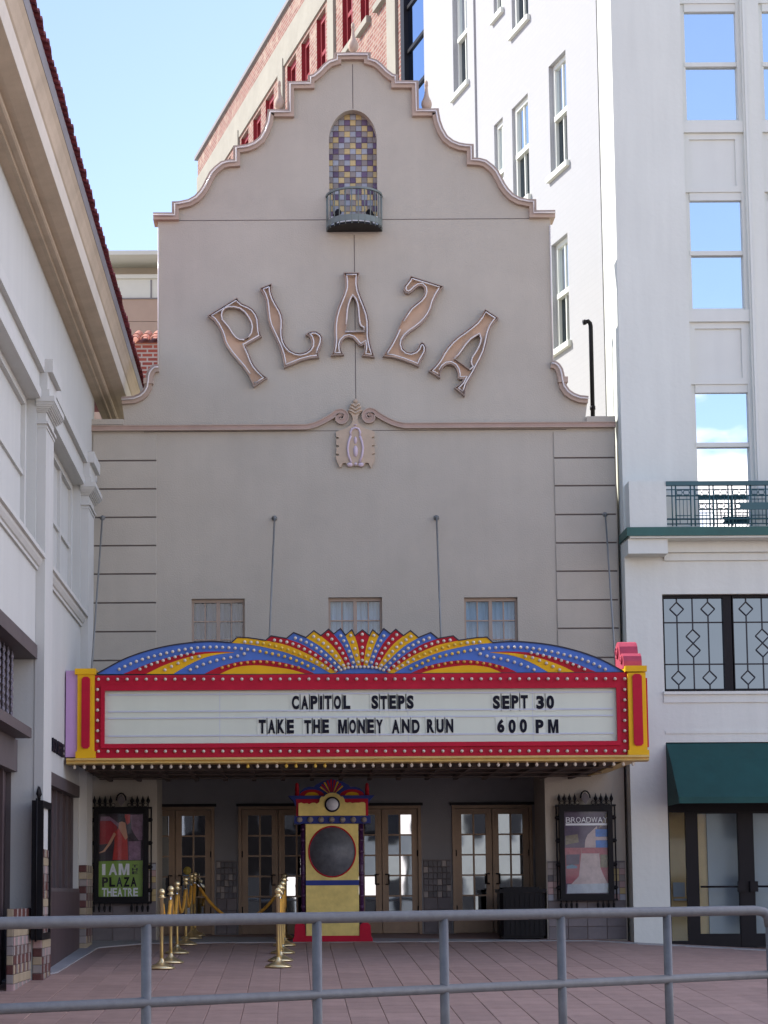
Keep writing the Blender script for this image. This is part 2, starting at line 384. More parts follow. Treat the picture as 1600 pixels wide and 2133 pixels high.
def char(ch, bold=0.02):
    k = (ch, bold)
    if ch == 'M' and bold > .02:
        P = [(0, 0), (.25, 0), (.25, .58), (.41, 0), (.59, 0), (.75, .58), (.75, 0), (1, 0), (1, 1), (.68, 1), (.5, .36), (.32, 1), (0, 1)]
        return (P, [tuple(t) for t in tessellate_polygon([[Vector((a, b, 0)) for a, b in P]])], 1)
    if k not in _CH:
        cu = bpy.data.curves.new('glyph', 'FONT'); cu.body = ch; cu.offset = bold; cu.extrude = 0.0; cu.resolution_u = 4
        ob = bpy.data.objects.new('glyph', cu); me = bpy.data.meshes.new_from_object(ob)
        vs = [tuple(v.co) for v in me.vertices]; fs = [tuple(p.vertices) for p in me.polygons]
        x0 = min(v[0] for v in vs); x1 = max(v[0] for v in vs); y0 = min(v[1] for v in vs); y1 = max(v[1] for v in vs)
        bpy.data.objects.remove(ob); bpy.data.curves.remove(cu); bpy.data.meshes.remove(me)
        _CH[k] = ([((v[0]-x0)/(x1-x0), (v[1]-y0)/(y1-y0)) for v in vs], fs, (x1-x0)/(y1-y0))
    return _CH[k]
def put_char(mb, ch, fr, bx, mi=0, bold=0.02, back=None):
    # bx: a0 a1 b0 b1 in the plane; fr(a,b) gives a 3d point; back(a,b) a rear face for thickness
    vs, fs, _ = char(ch, bold); a0, a1, b0, b1 = bx
    q = [(a0+(a1-a0)*u, b0+(b1-b0)*v) for u, v in vs]
    mb.add([fr(*p) for p in q], fs, mi)
    if back:
        A = [fr(*p) for p in q]; B = [back(*p) for p in q]; n = len(A)
        ed = {}
        for f in fs:
            for i in range(len(f)):
                e = (f[i], f[(i+1) % len(f)]); ed[tuple(sorted(e))] = ed.get(tuple(sorted(e)), 0)+1
        mb.add(A+B, [(e[0], e[1], e[1]+n, e[0]+n) for e, c in ed.items() if c == 1], mi)
def word(mb, txt, fr, a0, a1, b0, b1, mi=0, bold=0.02, gap=0.14, back=None):
    ws = [0.42 if c == 'I' else (1.25 if c in 'MW' else 1.0) for c in txt]; tot = sum(ws)+gap*(len(txt)-1); u = (a1-a0)/tot; a = a0
    for c, w in zip(txt, ws):
        if c != ' ': put_char(mb, c, fr, (a, a+w*u, b0, b1), mi, bold, back)
        a += (w+gap)*u
def tilemesh(name, w, h, d, m, face='Y', bev=0.12):
    b = min(w, h)*bev; mb = MB()
    q = [(-w/2, -h/2), (w/2, -h/2), (w/2, h/2), (-w/2, h/2)]; p = [(-w/2+b, -h/2+b), (w/2-b, -h/2+b), (w/2-b, h/2-b), (-w/2+b, h/2-b)]
    f = (lambda a, c, e: (a, -e, c)) if face == 'Y' else ((lambda a, c, e: (e, a, c)) if face == 'X' else (lambda a, c, e: (a, c, e)))
    vs = [f(*x, 0) for x in q]+[f(*x, d*0.6) for x in q]+[f(*x, d) for x in p]
    fs = [(8, 9, 10, 11)]
    for i in range(4): j = (i+1) % 4; fs += [(i, j, 4+j, 4+i), (4+i, 4+j, 8+j, 8+i)]
    mb.add(vs, fs); return mb.mesh(name, m)

YF = 30.0            # plane of the theatre front
YD = 31.4            # plane of the doors
YM = 26.6            # front of the marquee
YW = 29.65           # front of the white building
XW = onY(190.5, 1100, YF)[0]   # wall of the left building

# ------------------------------------------------------------------ ground
mb = MB(); mb.add([(-900, -900, -1.75), (900, -900, -1.75), (900, 900, -1.75), (-900, 900, -1.75)], [(0, 1, 2, 3)])
struct(mb.build('street_ground', 'bounce_paving'))
mb = MB()
xs = [-16, -3.2, 0, 4.6, 8, 12, 20]; ys = [-3, 6, 14, 22, 29, 31.6, 40]
vs = [(x, y, gz(x, y)) for y in ys for x in xs]; n = len(xs)
mb.add(vs, [(j*n+i, j*n+i+1, (j+1)*n+i+1, (j+1)*n+i) for j in range(len(ys)-1) for i in range(n-1)])
mb.box(-16, 20, -3.02, -3.0, -2, gz(0, -3)-0.02)
plaza = struct(mb.build('plaza', 'paver_joint'))
def gpoly(name, pts, lift, m, par=None):
    mb = MB(); q = [(x, y, gz(x, y)+lift) for x, y in pts]; k = len(q)
    tri = tessellate_polygon([[Vector((a, b, 0)) for a, b in pts]])
    lo = [(x, y, z-0.05) for x, y, z in q]
    mb.add(q+lo, [tuple(t) for t in tri]+[(i, (i+1) % k, (i+1) % k+k, i+k) for i in range(k)])
    return struct(mb.build(name, m, par))
# concrete walk along the left building and the apron in front of the doors
e1 = onG(-60, 2062); e2 = onG(0, 2050); e3 = onG(120, 2027); e4 = onG(197, 1968)
AP = 29.45
walk = [(-4.6, 17.0), (-4.2, 20.0), e2[:2], e3[:2], (-2.86, 28.6), (-2.2, AP), (4.6, AP), (5.2, 29.2), (12, 28.9), (12, 31.5), (-4.6, 31.5)]
gpoly('concrete_walk', walk, 0.016, 'concrete')
# red paving slabs
PW, PL = 0.355, 0.71
def in_poly(x, y, poly):
    c = False; j = len(poly)-1
    for i in range(len(poly)):
        xi, yi = poly[i][:2]; xj, yj = poly[j][:2]
        if (yi > y) != (yj > y) and x < (xj-xi)*(y-yi)/(yj-yi)+xi: c = not c
        j = i
    return c
cells = []
for r in range(0, 24):
    for c in range(-14, 27):
        x = c*PW+0.03; y = 29.4-PL*(r+0.5)-(0.0 if c % 2 else PL/2)
        if y < 13.5 or y > 29.3 or x < -4.0 or x > 9: continue
        if any(in_poly(x+dx, y+dy, walk) for dx in (-.16, .16) for dy in (-.34, .34)): continue
        px = 605+F*x/y
        if -60 < px < 1660: cells.append((y, x))
cells.sort()
vis = [c for c in cells if 1679+8360/c[0] < 2165]; hid = [c for c in cells if c not in vis]
pm = tilemesh('paving_slab', PW-0.005, PL-0.005, 0.012, 'paver_red', 'Z', 0.015)
for me_v in pm.vertices: me_v.co.z += me_v.co.y*0.0465
for y, x in vis[:300]:
    o = place('paving_slab', pm, plaza, (x, y, gz(x, y)-0.002 + random.uniform(-.0015, .0015)))
mb = MB()
for y, x in vis[300:]+hid:
    z = gz(x, y)-0.002
    for v in [None]:
        base = len(mb.v); mb.add([(x+q.co.x, y+q.co.y, z+q.co.z) for q in pm.vertices], [tuple(p.vertices) for p in pm.polygons])
rest = mb.build('paving_slab', 'paver_red', plaza); rest['kind'] = 'stuff'

# ------------------------------------------------------------------ theatre building
TH = thing('theatre_building', 'taupe stucco theatre with a curved stepped gable, arched tile niche and brass doors', 'theatre', (onY(740, 1900, YF)[0], YF, 0))
cx = onY(738, 500, YF)[0]
left_px = [(320, 448.5), (360.4, 448.5), (360.4, 425.6), (374, 425), (393.3, 420.8), (406.9, 413), (416.6, 402.4), (424.3, 390.8), (430, 379), (437.9, 363.6), (447.6, 353), (461, 342.3), (474.7, 338.3), (488, 337.5), (488, 309.4), (501.8, 308.5), (515.4, 306.2), (529, 300.7), (541, 291), (550, 275), (555.5, 258.7), (558.7, 240), (558.9, 234.4), (600, 234.4), (600, 176.2), (642.5, 175.5), (642.5, 163.4), (651.9, 161.2), (662.8, 152.5), (673.8, 140.5), (684.7, 131.7), (698, 127.3), (698, 116.4), (736, 115.5)]
gl = XY(left_px, YF)
gable = gl[:-1]+[(cx, gl[-1][1])]+[(2*cx-x, z) for x, z in reversed(gl[:-1])]
sh = XY([(331, 764), (321.8, 764.5), (315.9, 768.5), (309.5, 776), (306, 786), (305, 797), (303.5, 808), (299, 817), (291, 824.5), (279, 829.5), (254, 831.5)], YF)
shR = XY([(1148, 756), (1157, 757.5), (1164, 763), (1169.5, 772), (1172.5, 783), (1174, 794), (1177, 806), (1184, 816), (1194, 823), (1207, 828), (1224, 829.5)], YF)
zl = onY(740, 872, YF)[1]
X_L = onY(188, 1000, YF)[0]; X_R = onY(1284, 1000, YF)[0]
x_wl = onY(328.5, 600, YF)[0]; x_wr = 2*cx-x_wl
zg = gl[0][1]-0.1
outer = [(X_L, -0.3), (X_L, zl), (sh[-1][0]+0.04, zl)] + [(x, z-0.02) for x, z in reversed(sh)] + [(x_wl, sh[0][1]), (x_wl, zg)]
inner_g = offset(gable, -0.03)
outer += inner_g + [(x_wr, zg), (x_wr, shR[0][1])] + [(x, z-0.02) for x, z in shR] + [(shR[-1][0]-0.04, zl), (X_R, zl), (X_R, -0.3)]
xo0 = onY(326.5, 1800, YF)[0]; xo1 = onY(1138, 1800, YF)[0]
zo = 2.78
outer += [(xo1, -0.3), (xo1, zo), (xo0, zo), (xo0, -0.3)]
# niche hole
nx0, nx1 = onY(686, 380, YF)[0], onY(786, 380, YF)[0]; nzt = onY(736, 229, YF)[1]; nzs = onY(736, 292, YF)[1]; nzb = onY(736, 482, YF)[1]
nc = (nx0+nx1)/2; na = (nx1-nx0)/2; nb_ = nzt-nzs
niche = [(nx0, nzb), (nx1, nzb)]+[(nc+na*math.cos(t*math.pi/20), nzs+nb_*math.sin(t*math.pi/20)) for t in range(21)]
wins = []
for (a, b, t, bt) in ((399, 510, 1247, 1352), (684.5, 796.5, 1244, 1352), (967.5, 1079, 1244, 1352)):
    wins.append(rectY(a, t, b, bt, YF))
holes = [[(w[0], w[2]), (w[1], w[2]), (w[1], w[3]), (w[0], w[3])] for w in wins]
WT = 0.16
mb = MB(); mb.prismY([outer, niche]+holes, YF, YF+WT)
mb.build('front_wall', 'stucco', TH)
mb = MB()   # the hall behind the front
mb.box(X_L, X_R-0.02, YF+1.75, YF+16, -0.3, zl-0.35); mb.box(X_L+.01, xo0-0.01, YF+WT+0.001, YF+1.749, -0.3, 3.0); mb.box(xo1+.01, X_R-0.02, YF+WT+0.001, YF+1.749, -0.3, 3.0)
mb.box(X_L, X_R-0.02, YF+WT+0.4, YF+1.749, 3.01, zl-0.35)
mb.build('hall', 'stucco', TH)
mb = MB(); mb.prismY([(x, z) for x, z in [(x_wl+.2, zl-.4), (x_wr-.2, zl-.4), (x_wr-.5, zg-0.4), (cx+1.2, zg+1.0), (cx+.5, nzt+.4), (cx-.5, nzt+.4), (cx-1.2, zg+1.0), (x_wl+.5, zg-0.4)]], YF+WT+0.22, YF+WT+0.4)
mb.build('gable_backing', 'stucco', TH)
# coping along the gable and shoulders with a neon tube riding on it
def coping(path, name='coping', wid=0.098, neon=True, m='coping_tan'):
    mb = MB(); mb.strip(path, (0.0, -wid), YF-0.085, YF+WT+0.12, lambda a, b, d: (a, d, b))
    o = mb.build(name, m, TH)
    mb = MB(); mb.strip(offset(path, 0.012), (0, -0.03), YF-0.105, YF+WT+0.14, lambda a, b, d: (a, d, b)); mb.build('coping_edge', 'letter_rim', TH)
    if neon:
        pt = offset(path, -0.036); mb = MB(); mb.tube([(a, YF-0.125, b) for a, b in pt], 0.0135, 6); mb.build('neon_tube', 'neon_glass', TH)
coping(gable)
coping(list(reversed(sh))); coping(shR)
for (p, s) in ((sh[5], 1), (shR[5], -1)):
    mb = MB(); mb.box(p[0]-0.068+0.03*s, p[0]+0.105*1+0.03*s-0.02, YF-0.12, YF+WT+0.1, p[1]-0.045, p[1]+0.045); mb.build('scroll_block', 'coping_tan', TH)
for x in (x_wl-0.0, x_wr+0.0):
    mb = MB(); mb.tube([(x+(0.012 if x < cx else -0.012), YF-0.03, zg-0.12), (x+(0.012 if x < cx else -0.012), YF-0.03, sh[0][1]+0.03)], 0.011, 6); mb.build('neon_tube', 'neon_glass', TH)
# finials
def finial(px, py0, py1):
    x, z0 = onY(px, py1, YF-.02); h = onY(px, py0, YF-.02)[1]-z0
    prof = [(0.055, 0), (0.075, .02), (0.13, .10), (0.155, .20), (0.145, .30), (0.105, .39), (0.075, .47), (0.052, .60), (0.042, .74), (0.045, .80), (0.058, .82), (0.05, .86), (0.052, .93), (0.03, .98), (0.002, 1.0)]
    mb = MB(); mb.lathe([(r*0.56, q*h+.045) for r, q in prof], (x, YF-.02, z0), 14); mb.build('finial', 'coping_tan', TH)
finial(736, 52, 115); finial(582, 173, 235); finial(889, 173, 237)
# stucco joints
jz = onY(738, 457.5, YF)[1]
for (x0, x1, z0, z1) in ((x_wl+.25, nx0-.03, jz-.006, jz+.006), (nx1+.03, x_wr-.25, jz-.006, jz+.006), (cx-.006, cx+.006, nzt+.02, gl[-1][1]-.15), (cx-.006, cx+.006, onY(738, 832, YF)[1], nzb-.06), (onY(300, 899, YF)[0], onY(1180, 896, YF)[0], onY(740, 897, YF)[1]-.006, onY(740, 897, YF)[1]+.004)):
    mb = MB(); mb.box(x0, x1, YF-0.003, YF+0.02, z0, z1); mb.build('control_joint', 'joint', TH)
# quoin blocks
def quoins(px0, px1, ys):
    X0 = onY(px0, 1130, YF)[0]; X1 = onY(px1, 1130, YF)[0]
    for a, b in zip(ys[:-1], ys[1:]):
        za = onY((px0+px1)/2, a, YF)[1]; zb = onY((px0+px1)/2, b, YF)[1]
        mb = MB(); g = 0.010; d = 0.022
        mb.add([(X0, YF-0.001, zb+g), (X1, YF-0.001, zb+g), (X1, YF-0.001, za-g), (X0, YF-0.001, za-g), (X0+.004, YF-d, zb+g+.003), (X1-.006, YF-d, zb+g+.003), (X1-.006, YF-d*0.9, za-g-.004), (X0+.004, YF-d*0.9, za-g-.004)],
               [(4, 5, 6, 7), (0, 1, 5, 4), (1, 2, 6, 5), (2, 3, 7, 6), (3, 0, 4, 7)])
        mb.build('quoin_block', 'stucco', TH)
        mb = MB(); mb.box(X0+.002, X1-.004, YF-.006, YF+.01, zb-.011, zb+.011); mb.build('control_joint', 'joint', TH)
quoins(193, 326, [903, 960, 1019, 1078, 1137, 1196, 1256, 1316, 1376, 1440])
quoins(1157.5, 1285, [899, 954, 1012, 1072, 1131, 1190, 1250, 1309, 1370, 1436])
# string course ending in scrolls
def em(x, y): return (640+x/8.0, 820+y/8.0)
zc_l = onY(400, 891.5, YF)[1]
lp = XY([em(-40, 572), em(0, 568), em(100, 545), em(200, 508), em(330, 440), em(420, 385), em(490, 330), em(565, 315), em(625, 345), em(648, 400), em(622, 462), em(565, 482), em(515, 452), em(520, 400), em(558, 380), em(575, 400)], YF)
lp = [(X_L, lp[0][1]), (lp[0][0]-1.2, lp[0][1])]+smooth(lp, 3)
ex = onY(740, 890, YF)[0]
rp = [(2*ex-x, z+0.012) for x, z in lp]; rp[0] = (X_R, rp[0][1])
for p in (lp, rp):
    for (w, d, m) in ((0.030, 0.075, 'pink_trim'), (0.038, 0.05, 'coping_tan')):
        mb = MB(); mb.strip(p, (w, -w), YF-d, YF+0.0, lambda a, b, dd: (a, dd, b)); mb.build('string_course', m, TH)
    for s in (0.036, -0.036):
        mb = MB(); mb.strip(offset(p, s), (0.008, -0.008), YF-0.088, YF-0.04, lambda a, b, dd: (a, dd, b)); mb.build('string_course_edge', 'coping_tan', TH)
for a, b in ((X_L, sh[-1][0]+.03), (shR[-1][0]-.03, X_R)):
    mb = MB(); mb.box(a, b, YF-0.05, YF+WT+.1, zl-0.085, zl+0.004); mb.build('ledge_cap', 'stucco', TH)
# crest in the middle
half = [(800, 172), (755, 172), (722, 200), (722, 225), (705, 245), (705, 272), (682, 285), (676, 310), (720, 345), (750, 390), (760, 440), (745, 500), (700, 560), (620, 600), (475, 650), (485, 735), (525, 740), (525, 768), (482, 775), (482, 870), (525, 878), (525, 905), (482, 912), (482, 1010), (525, 1020), (525, 1045), (482, 1052), (482, 1110), (545, 1245), (560, 1240), (590, 1170), (640, 1165), (690, 1230), (760, 1215), (800, 1205)]
pl = XY([em(*p) for p in half], YF); mid = onY(740, 900, YF)[0]
pl = [(mid, pl[0][1])]+pl[1:-1]+[(mid, pl[-1][1])]; plaque = pl+[(2*mid-x, z) for x, z in reversed(pl[1:-1])]
mb = MB(); mb.prismY(plaque, YF-0.06, YF); crest = mb.build('crest', 'crest_tan', TH)
def E(x, y): return onY(*em(x, y), YF)
def epath(ps): return [(E(*p)[0], YF-0.072, E(*p)[1]) for p in ps]
x, z = E(800, 138); mb = MB(); mb.ball((x, YF-0.05, z), 0.036, 0.04, 0.042); mb.build('crest_knob', 'crest_tan', crest)
for k in range(3):
    mb = MB(); mb.tube(epath([(725-20*k, 195+48*k), (760-12*k, 195+55*k), (800, 235+55*k), (840+12*k, 195+55*k), (875+20*k, 195+48*k)]), 0.017, 6); mb.build('crest_leaf', 'crest_tan', crest)
mb = MB(); mb.tube(epath([(725, 715), (718, 660), (745, 605), (800, 585), (855, 605), (882, 660), (875, 715)]), 0.017, 8); mb.build('crest_loop', 'lilac', crest)
for s in (-1, 1):
    mb = MB(); mb.tube(epath([(800+s*75, 720), (800+s*108, 810), (800+s*128, 920), (800+s*115, 1040), (800+s*70, 1160)]), 0.018, 8); mb.build('crest_arm', 'lilac', crest)
    x, z = E(800+s*92, 1198); mb = MB(); mb.ball((x, YF-0.06, z), 0.048, 0.035, 0.035); mb.build('crest_bead', 'lilac', crest)
for (a, b, rx, rz) in ((803, 792, .026, .060), (805, 975, .038, .095), (805, 1188, .026, .026), (800, 540, .03, .01)):
    x, z = E(a, b); mb = MB(); mb.ball((x, YF-0.06, z), rx, 0.035, rz); mb.build('crest_bead', 'lilac', crest)
# niche mosaic
T = {'Y': 'tile_yellow', 'B': 'tile_blue', 'P': 'tile_purple', 'G': 'tile_grey'}
rows = ['..GYBYG..', '.GBPYGPG.', 'BBYGGBYPG', 'BPGYBPGYP', 'GYPBGBPGG', 'YGBGYPYBP', 'GPGYBYBPY', 'PGBPGBYGG', 'YBGBYPGPY', 'BGYPBGBYP', 'BPGYGBPGY', 'GBYGPYGYG', 'YGPBYGBGP', 'GBYGBPYPG', 'YPBPYGBYP', 'BYGBGYPBY', 'YBYGYBYGP', 'PGBYBGGBY', 'GYGBPGYBG']
cxs = [660+v/10 for v in (213, 333, 453, 573, 690, 812, 932, 1052, 1172, 1292)]; rys = [220+v/10 for v in (185, 300, 420, 540, 660, 780, 900, 1020, 1140, 1258, 1378, 1500, 1620, 1737, 1855, 1973, 2092, 2210, 2328, 2445)]
YN = YF+WT+0.012
mb = MB(); mb.box(nx0-.1, nx1+.1, YN, YN+.03, nzb-.02, nzt+.1); mb.build('niche_back', 'grout', TH)
tw = onY(812, 380, YN)[0]-onY(800, 380, YN)[0]
TM = {k: tilemesh('mosaic_tile', tw*0.95, tw*0.95, 0.010, v) for k, v in T.items()}
for r, row in enumerate(rows):
    for c, ch in enumerate(row):
        if ch == '.': continue
        x, z = onY((cxs[c]+cxs[c+1])/2, (rys[r]+rys[r+1])/2, YN)
        if x < nx0-.03 or x > nx1+.03 or z < nzb: continue
        place('mosaic_tile', TM[ch], TH, (x, YN, z))
# windows over the marquee
for k, w in enumerate(wins):
    x0, x1, z0, z1 = w; mb = MB(); y = YF+0.08; t = 0.035
    for a in ((x0, x0+t), (x1-t, x1), ((x0+x1)/2-0.028, (x0+x1)/2+0.028)): mb.box(a[0], a[1], y, y+.07, z0, z1-.03)
    mb.box(x0, x1, y-.005, y+.075, z1-.055, z1)
    for s in (0, 1):
        a0 = x0+t if s == 0 else (x0+x1)/2+.028; a1 = (x0+x1)/2-.028 if s == 0 else x1-t
        mb.box((a0+a1)/2-.011, (a0+a1)/2+.011, y+.015, y+.05, z0, z1-.055)
        for q in (0.60, 0.235): zz = z0+(z1-z0)*q-.03+.06*0; mb.box(a0, a1, y+.013, y+.052, zz-.010, zz+.010)
    wo_ = mb.build('window', 'window_wood', TH)
    for i in range(4):
        a = x0+t+(x1-x0-2*t)*i/4; b = x0+t+(x1-x0-2*t)*(i+1)/4
        for (q0, q1) in ((0, .21), (.21, .575), (.575, .95)):
            mb = MB(); mb.box(a+.002, b-.002, y+.03, y+.036, z0+(z1-z0)*q0+.002, z0+(z1-z0)*q1-.002); mb.build('pane', 'clear_glass', wo_)
    mb = MB(); nn = 60; vs = []
    for i in range(nn+1):
        xx = x0+(x1-x0)*i/nn; yy = y+.13+.022*math.sin(i*0.9+k)+.012*math.sin(i*2.3); vs += [(xx, yy, z0), (xx, yy, z1)]
    mb.add(vs, [(2*i, 2*i+2, 2*i+3, 2*i+1) for i in range(nn)], 0, True); mb.build('curtain', 'curtain_dark' if k == 0 else 'curtain_blue', wo_)
    mb = MB(); mb.box(x0-.05, x1+.05, YF+.26, YF+.28, z0-.05, z1+.05); mb.build('window_lining', 'dark_room', wo_)
# recess: back wall with door openings
door_px = [(283, 447), (497, 663), (714, 878), (943, 1110)]
dz1 = onY(700, 1679, YD)[1]; dz0 = gz(0, YD)
dops = [(onY(a, 1800, YD)[0], onY(b, 1800, YD)[0]) for a, b in door_px]
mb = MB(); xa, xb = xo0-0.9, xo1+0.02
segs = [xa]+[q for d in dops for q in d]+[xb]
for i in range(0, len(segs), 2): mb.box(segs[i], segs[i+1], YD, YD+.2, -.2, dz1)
mb.box(xa, xb, YD, YD+.2, dz1, zo+.4); mb.build('recess_wall', 'recess_shade_grey', TH)
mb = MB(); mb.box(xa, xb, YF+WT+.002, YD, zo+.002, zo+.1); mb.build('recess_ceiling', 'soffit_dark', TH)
mb = MB(); mb.box(xa, xb, YD+.9, YD+1.0, -.2, zo); mb.box(xa, xb, YD+.2, YD+.9, -.2, -.15)
mb.build('lobby', 'dark_room', TH)
for di, (x0, x1) in enumerate(dops):
    mb = MB(); j = 0.05
    mb.box(x0, x0+j, YD-.03, YD+.1, dz0, dz1); mb.box(x1-j, x1, YD-.03, YD+.1, dz0, dz1); mb.box(x0+j, x1-j, YD-.03, YD+.1, dz1-.05, dz1)
    mb.build('door_frame', 'brass_door', TH)
    mb = MB(); mb.box(x0-.03, x1+.03, YD-.06, YD-.001, dz1, dz1+.045); mb.build('door_head', 'iron_black', TH)
    for s in (0, 1):
        a0 = x0+j+.004 if s == 0 else (x0+x1)/2+.006; a1 = (x0+x1)/2-.006 if s == 0 else x1-j-.004
        b0, b1 = dz0+.01, dz1-.055; st = 0.10; gb = b0+.27; gt = b1-.09
        mb = MB(); y0, y1 = YD+.02, YD+.07
        mb.box(a0, a0+st, y0, y1, b0, b1); mb.box(a1-st, a1, y0, y1, b0, b1); mb.box(a0+st, a1-st, y0, y1, gt, b1); mb.box(a0+st, a1-st, y0, y1, b0, gb)
        mb.box(a0+st+.03, a1-st-.03, y0-.012, y0, b0+.06, gb-.05)
        m_ = (a0+a1)/2; mb.box(m_-.014, m_+.014, y0+.005, y1-.005, gb, gt)
        for q in range(1, 5): zz = gb+(gt-gb)*q/5; mb.box(a0+st, m_-.014, y0+.006, y1-.006, zz-.013, zz+.013); mb.box(m_+.014, a1-st, y0+.006, y1-.006, zz-.013, zz+.013)
        dr = mb.build('door', 'brass_door', TH)
        for q in range(5):
            for (p0, p1) in ((a0+st, m_-.014), (m_+.014, a1-st)):
                mb = MB(); tl = random.uniform(-.002, .002); zz0 = gb+(gt-gb)*q/5; zz1 = gb+(gt-gb)*(q+1)/5
                mb.add([(p0, YD+.045+tl, zz0), (p1, YD+.045-tl, zz0), (p1, YD+.045-tl, zz1), (p0, YD+.045+tl, zz1)], [(0, 1, 2, 3)]); mb.build('pane', 'door_glass', dr)
        hx = a1-.05 if s == 0 else a0+.05; hz = dz0+.80
        mb = MB(); mb.tube([(hx, y0, hz), (hx-.05*(1 if s == 0 else -1)*1, y0-.07, hz), (hx-.05*(1 if s == 0 else -1), y0-.07, hz+.16), (hx, y0, hz+.16)], .013, 6); mb.build('handle', 'iron_black', dr)
        for hz in (.35, 1.25):
            hx = a0+.006 if s == 0 else a1-.006
            mb = MB(); mb.tube([(hx, y0-.012, dz0+hz), (hx, y0-.012, dz0+hz+.1)], .012, 6); mb.build('hinge', 'iron_black', dr)
        if di == 0:
            px_ = a0+st+.09; zz = dz0+1.02
            mb = MB(); mb.lathe([(.065, 0), (.065, -.003)], (px_+.0, YD+.04, zz+.02), 16, 0, 'Y'); mb.build('door_sticker', 'sticker_yellow', dr)
            mb = MB(); mb.box(px_-.065, px_+.065, YD+.037, YD+.040, zz-.12, zz-.06); mb.build('door_sticker', 'sticker_blue', dr)
# wainscot of small tiles over stone slabs
wk = ['tile_grey', 'tile_pink', 'tile_grey', 'tile_cream', 'tile_blue', 'tile_grey', 'tile_purple', 'tile_yellow']
WTM = {}
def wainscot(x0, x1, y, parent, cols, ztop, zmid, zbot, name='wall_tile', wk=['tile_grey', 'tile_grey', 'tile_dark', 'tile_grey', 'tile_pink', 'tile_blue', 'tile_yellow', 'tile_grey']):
    w = (x1-x0)/cols; rowsn = 6; h = (ztop-zmid)/rowsn
    mb = MB(); mb.box(x0, x1, y-.004, y-.0005, zbot, ztop); mb.build('grout_bed', 'grout', parent)
    for c in range(cols):
        for r in range(rowsn):
            k = random.choice(wk); key = (k, round(w, 4), round(h, 4))
            if key not in WTM: WTM[key] = tilemesh(name, w*.93, h*.93, .008, k)
            place(name, WTM[key], parent, (x0+(c+.5)*w, y-.004, zmid+(r+.5)*h))
    nc_ = max(2, cols//3); sw = (x1-x0)/nc_; hz = (zmid-zbot)/3
    for c in range(nc_):
        for r in range(3):
            key = ('s', round(sw, 4), round(hz, 4))
            if key not in WTM: WTM[key] = tilemesh('stone_slab', sw-.008, hz-.008, .010, 'stone_grey', 'Y', .03)
            place('stone_slab', WTM[key], parent, (x0+(c+.5)*sw, y-.004, zbot+(r+.5)*hz))
    mb = MB(); mb.box(x0, x1, y-.03, y-.003, ztop, ztop+.02); mb.build('dado_cap', 'stone_grey', parent)
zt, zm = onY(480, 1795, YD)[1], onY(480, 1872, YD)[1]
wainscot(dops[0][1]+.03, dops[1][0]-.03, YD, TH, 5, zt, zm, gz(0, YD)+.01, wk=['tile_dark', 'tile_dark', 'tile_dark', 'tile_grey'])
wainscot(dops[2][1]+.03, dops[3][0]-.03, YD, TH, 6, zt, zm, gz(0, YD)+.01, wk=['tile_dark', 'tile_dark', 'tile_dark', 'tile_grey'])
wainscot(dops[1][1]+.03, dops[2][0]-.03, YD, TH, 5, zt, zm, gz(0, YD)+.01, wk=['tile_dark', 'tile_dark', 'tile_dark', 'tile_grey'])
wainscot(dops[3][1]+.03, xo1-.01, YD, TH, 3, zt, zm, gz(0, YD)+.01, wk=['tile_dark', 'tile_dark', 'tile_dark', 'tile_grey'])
zt2, zm2 = onY(1220, 1796, YF)[1], onY(1220, 1876, YF)[1]
wainscot(onY(1141, 1850, YF)[0], onY(1303, 1850, YF)[0], YF, TH, 13, zt2, zm2, gz(5, YF)+.01)
zt2, zm2 = onY(250, 1800, YF)[1], onY(250, 1878, YF)[1]
wainscot(onY(190, 1850, YF)[0], onY(325, 1850, YF)[0], YF, TH, 11, zt2, zm2, gz(0, YF)+.01)

